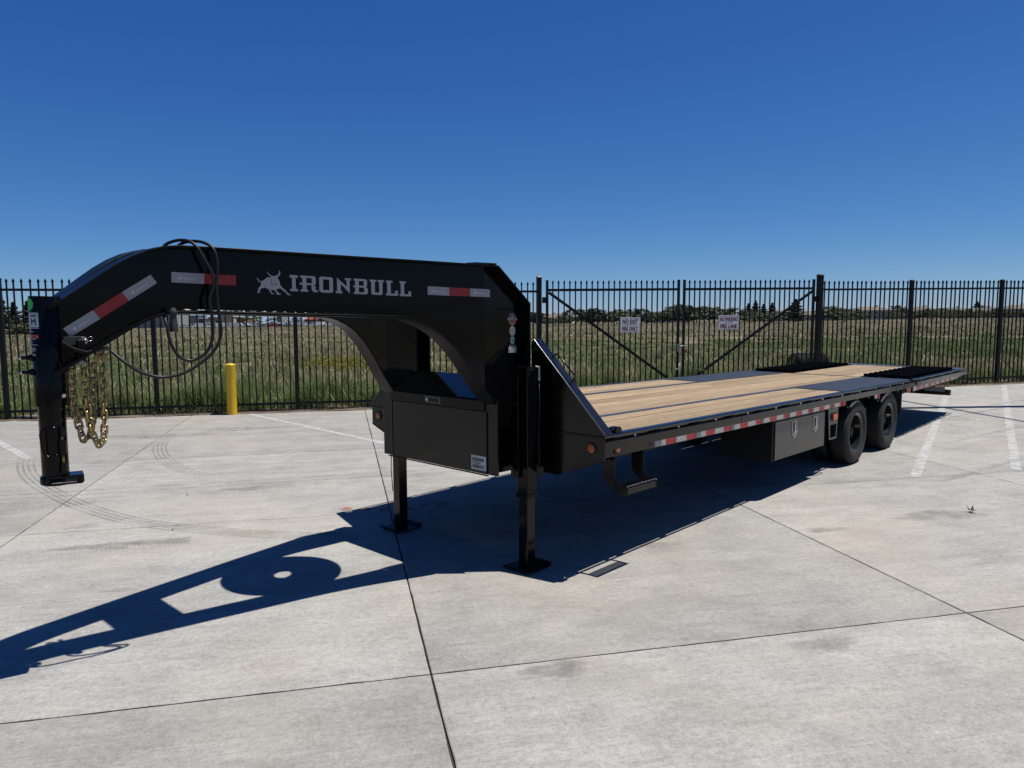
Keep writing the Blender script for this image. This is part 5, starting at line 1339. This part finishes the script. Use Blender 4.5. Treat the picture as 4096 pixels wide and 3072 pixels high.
# weeds and dry thatch at the foot of the fence
def fence_set(n, vmin, vs, hr, wr, green, lean, patch, bright):
    u = rng.uniform(-9, 19, n); v = vmin + rng.exponential(vs, n); k = (vnoise(u + 40, v * 0 + 3, .6, 9) + rng.random(n) * .4 > patch) & (v < 9.6); u, v = u[k], v[k]; n = len(u)
    x = u * math.cos(TH) - v * math.sin(TH); y = u * math.sin(TH) + v * math.cos(TH)
    h = rng.uniform(*hr, n) * (.5 + 1.0 * vnoise(u, v * 0, .7, 10)); w = rng.uniform(*wr, n)
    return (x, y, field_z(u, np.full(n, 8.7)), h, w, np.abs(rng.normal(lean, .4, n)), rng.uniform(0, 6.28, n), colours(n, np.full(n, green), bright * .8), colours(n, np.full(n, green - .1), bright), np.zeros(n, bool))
make_grass('fence_weeds', 'weeds and dry thatch along the foot of the fence', [
    fence_set(16000, 8.53, .16, (.03, .10), (.004, .009), .08, 1.1, .25, .70),
    fence_set(5000, 8.60, .20, (.08, .26), (.005, .010), .10, .9, .62, 1.0),
    fence_set(9000, 8.78, .20, (.18, .50), (.008, .018), .85, .6, .52, 1.15)])
# mustard flowers
n = 1500; az_ = np.arctan2(fwd.y, fwd.x); u = rng.normal(-1.0, 1.0, n); v = rng.normal(20.5, 1.3, n); x = u * math.cos(TH) - v * math.sin(TH); y = u * math.sin(TH) + v * math.cos(TH)
yc = np.tile(np.array([[.42, .36, .03]]), (n, 1)) * rng.uniform(.7, 1.2, (n, 1))
make_grass('mustard_flowers', 'yellow mustard flowers in the field grass', [(x, y, field_z(u, v) + rng.uniform(.15, .6, n), np.full(n, .05), np.full(n, .04), np.full(n, .3), rng.uniform(0, 6.28, n), yc, yc, np.zeros(n, bool))])
# pale bare track in the field
m = MB(); P = []
for i in range(21):
    u = -6.5 + 7.5 * i / 20; wv = .55 + .2 * math.sin(i)
    for v in (21.0 - wv, 21.0, 21.0 + wv): P.append(tuple(uv(u, v + .3 * math.sin(u), .02)))
m.add(P, [(i * 3 + j, (i + 1) * 3 + j, (i + 1) * 3 + j + 1, i * 3 + j + 1) for i in range(20) for j in range(2)])
o = m.build('bare_track', 'bare_earth'); o['kind'] = 'structure'

# ------------------------------------------------------------------ distant trees
def crown_mesh(kind, seed):
    r = np.random.default_rng(seed); V = []; F = []
    def card(c, s):
        a = r.normal(size=3); a /= np.linalg.norm(a); b_ = np.cross(a, r.normal(size=3)); b_ /= np.linalg.norm(b_); o = len(V)
        V.extend([tuple(c - a * s), tuple(c + b_ * s * .6), tuple(c + a * s), tuple(c - b_ * s * .6)]); F.append((o, o + 1, o + 2, o + 3))
    if kind == 'conifer':
        for i in range(1900):
            t = r.random() ** .8; z = .06 + t * .94; rad = (1 - t) ** .85 * .24 * (.75 + .35 * math.sin(z * 46 + r.random()))
            a = r.random() * 6.283; q = math.sqrt(r.random()) * rad; card(np.array([q * math.cos(a), q * math.sin(a), z - q * .18]), .022 + .012 * r.random())
    else:
        cl = []
        for i in range(44):
            a = r.random() * 6.283; z = r.random(); rr = (.42 if kind == 'round' else .62) * math.sin(math.pi * (z * .8 + .14)) ** .7; q = rr * (.45 + .55 * r.random())
            cl.append((np.array([q * math.cos(a), q * math.sin(a), .20 + z * .68]), .05 + .095 * r.random()))
        for c, s in cl:
            for k in range(50):
                d = r.normal(size=3); d /= np.linalg.norm(d); card(c + d * s * r.random() ** .45 * np.array([1, 1, .8]), .026 + .016 * r.random())
    m = MB(); m.v = V; m.f = F; return m
CR = {}
for kind, mat in (('conifer', 'leaf_conifer'), ('round', 'leaf_oak'), ('round', 'leaf_olive'), ('wide', 'leaf_oak'), ('wide', 'leaf_olive'), ('wide', 'leaf_yellow'), ('round', 'leaf_conifer')):
    for s_ in range(2): CR[kind, mat, s_] = crown_mesh(kind, hash((kind, mat)) % 1 + s_ * 17 + len(kind) * 3 + len(mat)).mesh('crown', mat, fix=False)
def trunk(kind):
    m = MB(); m.tube([(0, 0, -.02), (.004, 0, .15), (-.004, .004, .32), (0, 0, .55 if kind != 'conifer' else .92)], [.022, .018, .014, .004], 8)
    if kind != 'conifer':
        for a in (0.4, 2.4, 4.4): m.tube([(0, 0, .26), (.10 * math.cos(a), .10 * math.sin(a), .42), (.22 * math.cos(a), .22 * math.sin(a), .58)], [.011, .008, .003], 6)
    return m.mesh('trunk', 'trunk_bark', smooth=True)
TK = {k: trunk(k) for k in ('conifer', 'round', 'wide')}
_fw = Vector((fwd.x, fwd.y, 0)).normalized(); _rt = Vector((_fw.y, -_fw.x, 0))
def field_pt(d, lat): p = Vector((CW.x, CW.y, 0)) + _fw * d + _rt * lat; return p
tn = [0]
ORD = 'first second third fourth fifth sixth seventh eighth ninth tenth eleventh twelfth thirteenth fourteenth fifteenth sixteenth seventeenth eighteenth nineteenth'.split()
TENS = {2: 'twent', 3: 'thirt', 4: 'fort', 5: 'fift', 6: 'sixt', 7: 'sevent'}
def nth(k):
    if k < 20: return ORD[k - 1]
    a, b_ = divmod(k, 10); return TENS[a] + 'ieth' if b_ == 0 else TENS[a] + 'y-' + ORD[b_ - 1]
def tree(kind, mat, d, lat, h, wd, label, group):
    p = field_pt(d, lat); tn[0] += 1
    name = {'conifer': 'conifer_tree', 'round': 'broadleaf_tree', 'wide': 'bushy_tree'}[kind]
    r = tag(empty(name, (p.x, p.y, -.05), tn[0] * 1.7), label, 'tree', group); r.scale = (wd, wd, h)
    kid(TK[kind], 'trunk', r, (0, 0, 0)); kid(CR[kind, mat, tn[0] % 2], 'crown', r, (0, 0, 0))
F_ = 2926.0
def lat(px, d): return (px - 2048) / F_ * d
# right: tree line beyond the field, described from left to right
rt = random.Random(33)
x = 2120; k = 0
while x < 3010:
    k += 1
    d = 262 + rt.uniform(-6, 22); hh = rt.uniform(3.4, 6.4); kd, mt = rt.choice((('wide', 'leaf_oak'), ('wide', 'leaf_olive'), ('round', 'leaf_oak'), ('wide', 'leaf_oak'), ('round', 'leaf_conifer')))
    if 2660 < x < 2800: hh *= 1.25
    if 2170 < x < 2260: hh *= .65
    tree(kd, mt, d, lat(x, d), hh, hh * rt.uniform(1.3, 2.0), nth(k) + ' green tree from the left in the row beyond the gates', 'trees in the row behind the gates'); x += rt.uniform(20, 36)
for px, d, h, w_, lb in ((2990, 300, 12.5, 13, 'leftmost tall dark conifer of the clump right of the NO PARKING sign'), (3018, 302, 14.5, 14, 'tallest dark conifer of the clump right of the NO PARKING sign'), (3050, 300, 12.0, 14, 'dark conifer in the middle of the clump right of the NO PARKING sign'), (3085, 305, 13.0, 14, 'rightmost dark conifer of the clump right of the NO PARKING sign'), (3178, 262, 13.5, 20, 'broad dark conifer just left of the thick gate post'), (3900, 430, 16, 22, 'tall dark conifer rising above the far house roofs'), (3960, 430, 10, 20, 'lower dark conifer right of the tallest one above the roofs')):
    tree('conifer', 'leaf_conifer', d, lat(px, d), h * .60, w_ * 1.15, lb, 'conifers beyond the field')
for px, d, h, w_, mt, lb in ((3020, 240, 5.6, 11, 'leaf_olive', 'olive green rounded bush standing in front of the conifer clump'), (3120, 270, 6.5, 10, 'leaf_oak', 'dark bush between the conifer clump and the broad conifer'), (3310, 330, 10.5, 13, 'leaf_oak', 'dark tree right of the thick gate post, left of the two storey house'), (3340, 330, 9.0, 12, 'leaf_yellow', 'yellow green tree beside the two storey house'), (3372, 225, 6.4, 8.5, 'leaf_olive', 'olive round bush standing out in the field before the two storey house'), (3398, 360, 9.5, 12, 'leaf_oak', 'dark tree at the left gable of the two storey house'),
                             (3566, 400, 12, 14, 'leaf_oak', 'dark tree between the two storey house and the next one'), (3605, 410, 10, 12, 'leaf_olive', 'olive tree left of the fence post beyond the field'), (3728, 380, 7.5, 14, 'leaf_oak', 'dark shrub below the pale house right of the fence post'), (3760, 395, 9, 12, 'leaf_olive', 'pale tree between the far houses'), (3800, 400, 8, 13, 'leaf_oak', 'dark tree under the far roofs'), (3835, 380, 7, 12, 'leaf_olive', 'olive shrub below the far roofs'), (3925, 430, 12, 14, 'leaf_oak', 'leafy tree right of the tall conifer'), (4040, 420, 9, 14, 'leaf_oak', 'dark tree near the right edge behind the fence'), (4085, 370, 6, 10, 'leaf_oak', 'shrub at the right edge behind the fence'),
                             (3430, 370, 4.0, 8, 'leaf_oak', 'low shrub at the foot of the two storey house')):
    tree('wide' if w_ > h else 'round', mt, d, lat(px, d), h * .66, w_ * .95, lb, 'trees among the far houses')
rt2 = random.Random(71); x = 3285; k = 0
while x < 4200:
    k += 1; d = rt2.uniform(345, 375); hh = rt2.uniform(2.8, 5.8); mt = rt2.choice(('leaf_oak', 'leaf_oak', 'leaf_olive'))
    if not (3415 < x < 3530): tree('wide', mt, d, lat(x, d), hh, hh * rt2.uniform(1.6, 2.3), nth(k) + ' low garden tree from the left along the far house fronts', 'garden trees before the far houses')
    x += rt2.uniform(24, 46)
# left: conifers behind the coupler
for px, d, h, w_, lb in ((-60, 140, 8, 9, 'dark conifer at the left edge behind the fence'), (18, 140, 7.6, 9, 'tall dark conifer left of the coupler, nearest the left edge'), (66, 150, 6.6, 10, 'dark conifer second from the left edge'), (122, 150, 6.8, 11, 'dark conifer immediately left of the coupler'), (182, 160, 6.6, 11, 'dark conifer partly hidden behind the coupler tube')):
    tree('conifer', 'leaf_conifer', d, lat(px, d), h, w_ * 1.25, lb, 'conifers behind the coupler')
for px, d, h, w_, lb in ((40, 118, 2.2, 9, 'low grey green scrub at the foot of the left conifers'), (150, 120, 2.4, 9, 'low scrub between the left conifers and the coupler'), (215, 122, 2.0, 9, 'low scrub right behind the coupler tube')):
    tree('wide', 'leaf_olive', d, lat(px, d), h, w_, lb, 'scrub behind the coupler')
for px, d, h, w_, mt, lb in ((650, 330, 4.2, 4, 'leaf_conifer', 'small dark conifer before the large grey building'), (735, 400, 5.5, 5, 'leaf_conifer', 'small conifer at the corner of the beige building'), (1012, 460, 7, 10, 'leaf_yellow', 'yellow green tree right of the beige building'), (1100, 520, 6, 9, 'leaf_oak', 'dark tree right of the yellow green tree'), (1195, 560, 6, 9, 'leaf_oak', 'dark tree left of the red roofed house'), (1310, 420, 8, 10, 'leaf_oak', 'dark green tree right of the red roofed house'), (1345, 410, 7, 9, 'leaf_olive', 'olive tree right of the red roofed house'), (1385, 400, 6, 9, 'leaf_oak', 'dark tree glimpsed under the neck arch')):
    tree('conifer' if mt == 'leaf_conifer' else 'wide', mt, d, lat(px, d), h, w_ * 1.2, lb, 'trees near the far commercial buildings')

# ------------------------------------------------------------------ houses and commercial buildings
def house(label, d, px, w, dp, h, rot, wall='wall_beige', roof='roof_tan', rise=2.0, win=(3, 2), name='house'):
    h *= .90; rise *= .85; w *= 1.15
    p = field_pt(d, lat(px, d)); r = tag(empty(name, (p.x, p.y, -.1), yaw * 0 + math.atan2(_rt.y, _rt.x) + rot), label, 'house', 'houses beyond the field')
    m = MB(); m.box(-w / 2, w / 2, -dp / 2, dp / 2, 0, h); m.build('wall', wall, r)
    e = .5; m = MB(); rl_ = w * .22
    m.add([(-w / 2 - e, -dp / 2 - e, h), (w / 2 + e, -dp / 2 - e, h), (w / 2 + e, dp / 2 + e, h), (-w / 2 - e, dp / 2 + e, h), (-rl_, 0, h + rise), (rl_, 0, h + rise), (-w / 2 - e, -dp / 2 - e, h - .2), (w / 2 + e, -dp / 2 - e, h - .2), (w / 2 + e, dp / 2 + e, h - .2), (-w / 2 - e, dp / 2 + e, h - .2)],
          [(0, 1, 5, 4), (1, 2, 5), (2, 3, 4, 5), (3, 0, 4), (0, 6, 7, 1), (1, 7, 8, 2), (2, 8, 9, 3), (3, 9, 6, 0), (6, 9, 8, 7)]); RF = m.build('roof', roof, r)
    m = MB(); m.box(w * .2, w * .2 + .8, .3, 1.1, h + rise * .3, h + rise + .7); m.build('chimney', wall, RF)
    nx, ny = win
    for j in range(ny):
        for i in range(nx):
            x = -w / 2 + w * (i + .5) / nx; z = .8 + j * 2.15
            m = MB(); m.box(x - .7, x + .7, -dp / 2 - .06, -dp / 2 - .005, z, z + 1.15); o = m.build('window', 'trim_white', r)
            m = MB(); m.box(x - .58, x + .58, -dp / 2 - .09, -dp / 2 - .063, z + .1, z + 1.05); m.build('pane', 'far_glass', o)
house('tan roofed house peeping above the hedge behind the left gate post', 345, 2195, 10, 9, 3.0, .2, 'wall_cream', 'roof_tan', 2.2, (2, 1))
house('cream house above the hedge right of the left gate post', 350, 2243, 11, 9, 3.2, -.3, 'wall_cream', 'roof_tan', 2.4, (2, 1))
house('brown house half hidden by trees behind the gate meeting stiles', 330, 2672, 16, 10, 3.4, .3, 'wall_tan', 'roof_grey', 2.6, (3, 1))
house('low tan house behind the conifer clump', 345, 3130, 15, 10, 3.2, .2, 'wall_beige', 'roof_tan', 2.6, (3, 1))
house('low tan house at the thick gate post', 350, 3235, 15, 11, 3.0, -.2, 'wall_beige', 'roof_tan', 2.4, (3, 1))
house('wide low tan house right of the thick gate post', 350, 3300, 18, 11, 2.8, .1, 'wall_tan', 'roof_tan', 2.4, (3, 1))
house('big two storey beige house behind the picket fence right of the gate', 385, 3472, 17, 12, 5.4, .08, 'wall_beige', 'roof_tan', 2.3, (5, 2))
house('pale two storey house left of the fence post', 420, 3590, 13, 11, 4.8, -.3, 'wall_cream', 'roof_tan', 2.4, (3, 2))
house('cream two storey house right of the fence post', 430, 3680, 15, 11, 5.4, .35, 'wall_cream', 'roof_tan', 2.6, (3, 2))
house('grey roofed house between the shrubs and the tall conifer', 440, 3790, 18, 11, 4.8, -.15, 'wall_tan', 'roof_grey', 2.4, (3, 2))
house('beige house below the tall conifer', 425, 3880, 14, 11, 4.4, .25, 'wall_beige', 'roof_tan', 2.3, (3, 2))
house('wide beige house left of the right-hand fence post', 400, 3965, 16, 11, 4.2, -.1, 'wall_beige', 'roof_grey', 2.4, (4, 2))
house('two storey beige house at the right edge', 390, 4062, 15, 11, 5.4, .3, 'wall_beige', 'roof_tan', 2.6, (4, 2))
house('house beyond the right edge of the frame', 390, 4150, 15, 11, 5.0, .0, 'wall_cream', 'roof_tan', 2.6, (4, 2))
def block(label, d, px0, px1, h, wall, bands=(), name='commercial_building', roof='roof_grey', tower=None):
    a, b_ = lat(px0, d), lat(px1, d); w = b_ - a; p = field_pt(d, (a + b_) / 2)
    r = tag(empty(name, (p.x, p.y, -.6), math.atan2(_rt.y, _rt.x)), label, 'building', 'commercial buildings beyond the field')
    m = MB(); m.box(-w / 2, w / 2, -9, 9, 0, h); m.build('wall', wall, r)
    m = MB(); m.box(-w / 2 - .3, w / 2 + .3, -9.3, 9.3, h, h + .45); m.build('parapet', roof, r)
    for (f0, f1, z0, z1) in bands:
        m = MB(); m.box(-w / 2 + w * f0, -w / 2 + w * f1, -9.12, -9.003, z0, z1); m.build('window_band', 'far_glass', r)
    if tower:
        f0, f1, th, mt = tower; m = MB(); m.box(-w / 2 + w * f0, -w / 2 + w * f1, -9.6, 2, 0, th); m.build('entrance_block', mt, r)
        m = MB(); m.box(-w / 2 + w * f0 - .3, -w / 2 + w * f1 + .3, -9.9, 2.3, th, th + .5); m.build('cornice', roof, r)
block('large windowless grey building left of the hanging plug', 360, 560, 728, 7.6, 'wall_grey')
block('dark glazed building right of the hanging plug', 480, 728, 845, 5.2, 'wall_dark', ((.05, .5, 1.2, 3.6),), tower=(.55, .82, 7.2, 'wall_grey'))
block('beige building behind the draped power cord', 500, 860, 960, 6.2, 'wall_beige', ((.1, .4, 1.0, 4.0),), tower=(.5, .92, 8.6, 'wall_beige'))
block('brown building right of the draped power cord', 505, 962, 1000, 5.6, 'wall_brick', ((.2, .8, 1.0, 3.5),))
block('slim grey tower building between the light masts', 600, 1126, 1142, 10.0, 'wall_grey', ((.3, .7, 3.0, 8.0),))
house('red roofed brick building seen under the neck', 560, 1264, 12, 11, 4.6, .1, 'wall_brick', 'roof_red', 2.4, (4, 1), 'restaurant_building')
for k, (px, d, h) in enumerate(((750, 420, 12), (832, 430, 13), (868, 460, 9), (1050, 480, 11), (1075, 500, 10), (1093, 470, 12), (1162, 500, 9), (1215, 520, 9))):
    p = field_pt(d, lat(px, d)); o = tag(empty('light_mast', (p.x, p.y, -.3)), nth(k + 1) + ' thin light mast from the left, seen under the trailer neck', 'mast', 'light masts among the far buildings')
    m = MB(); m.tube([(0, 0, 0), (0, 0, h)], [.14, .09], 8); m.build('shaft', 'pole_metal', o); m = MB(); m.box(-.9, .9, -.2, .2, h - .2, h + .1); m.build('lamp_head', 'pole_metal', o)
# parked white vehicles
def car_mesh(kind):
    if kind == 'van': body = [(-2.7, .35), (2.6, .35), (2.7, .9), (2.3, 1.25), (1.7, 2.05), (-2.6, 2.1), (-2.7, 1.0)]; gl = [(1.35, 1.3), (2.15, 1.3), (1.65, 1.95), (1.35, 1.95)]
    elif kind == 'truck': body = [(-2.8, .4), (2.7, .4), (2.75, 1.05), (1.4, 1.15), (.8, 1.85), (-.6, 1.88), (-.75, 1.2), (-2.8, 1.15)]; gl = [(-.5, 1.25), (1.2, 1.22), (.75, 1.75), (-.45, 1.78)]
    else: body = [(-2.2, .35), (2.2, .35), (2.25, .8), (1.2, .95), (.5, 1.42), (-1.1, 1.42), (-1.8, 1.0), (-2.25, .95)]; gl = [(-1.55, 1.0), (1.0, 1.0), (.45, 1.36), (-1.05, 1.36)]
    m = MB(); m.prism(body, lambda x, z: (x, -.9, z), lambda x, z: (x, .9, z))
    g = MB(); g.prism(gl, lambda x, z: (x, -.92, z), lambda x, z: (x, .92, z))
    t = MB()
    for x in (-1.5, 1.5): t.cyl((x, -.93, .33), (x, .93, .33), .33, 14)
    return {c: m.mesh('body', c) for c in ('car_white', 'car_red', 'car_grey')}, g.mesh('windows', 'far_glass'), t.mesh('wheels', 'rubber_black')
CMS = {k: car_mesh(k) for k in ('van', 'truck', 'sedan')}
rc = random.Random(8); px = 742; k = 0
while px < 1470:
    k += 1
    row = rc.choice((0, 0, 1)); d = 318 + row * 14 + rc.uniform(-2, 2); kd = rc.choice(('van', 'truck', 'truck', 'sedan', 'sedan')); col = 'car_white'
    red = 1088 < px < 1112 and not any(o.name.startswith('parked_car') and o.get('label', '').startswith('red') for o in bpy.data.objects)
    if red: col = 'car_red'; d = 312
    elif rc.random() < .12: col = 'car_grey'
    p = field_pt(d, lat(px, d)); nm = {'van': 'parked_van', 'truck': 'parked_pickup', 'sedan': 'parked_car'}['sedan' if red else kd]
    lab = 'red car parked among the white vehicles under the trailer neck' if red else col[4:] + ' ' + nm[7:] + ', ' + nth(k) + ' vehicle from the left at the far edge of the field'
    o = tag(empty(nm, (p.x, p.y, -.02), rc.uniform(0, .5) + math.atan2(_rt.y, _rt.x)), lab, nm[7:], 'vehicles parked beyond the field' if not red else None)
    b_, g, t = CMS['sedan' if red else kd]; kid(b_[col], 'body', o, (0, 0, 0)); kid(g, 'windows', o, (0, 0, 0)); kid(t, 'wheels', o, (0, 0, 0))
    px += rc.uniform(9, 22)

# far hills on the horizon (left)
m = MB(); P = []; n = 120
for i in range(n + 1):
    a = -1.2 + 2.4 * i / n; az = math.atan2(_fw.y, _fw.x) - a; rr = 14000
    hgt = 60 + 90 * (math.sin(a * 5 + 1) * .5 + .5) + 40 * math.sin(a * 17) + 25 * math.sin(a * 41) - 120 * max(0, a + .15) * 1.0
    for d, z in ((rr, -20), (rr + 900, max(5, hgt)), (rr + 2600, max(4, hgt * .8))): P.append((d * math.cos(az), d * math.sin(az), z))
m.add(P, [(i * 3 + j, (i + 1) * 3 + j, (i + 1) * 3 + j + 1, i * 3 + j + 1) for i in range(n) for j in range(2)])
o = m.build('hills', 'hill_haze_blue', smooth=True); o['kind'] = 'structure'

# ------------------------------------------------------------------ tilt everything that belongs to the lot
for o in LOT:
    o.matrix_basis = M @ o.matrix_basis
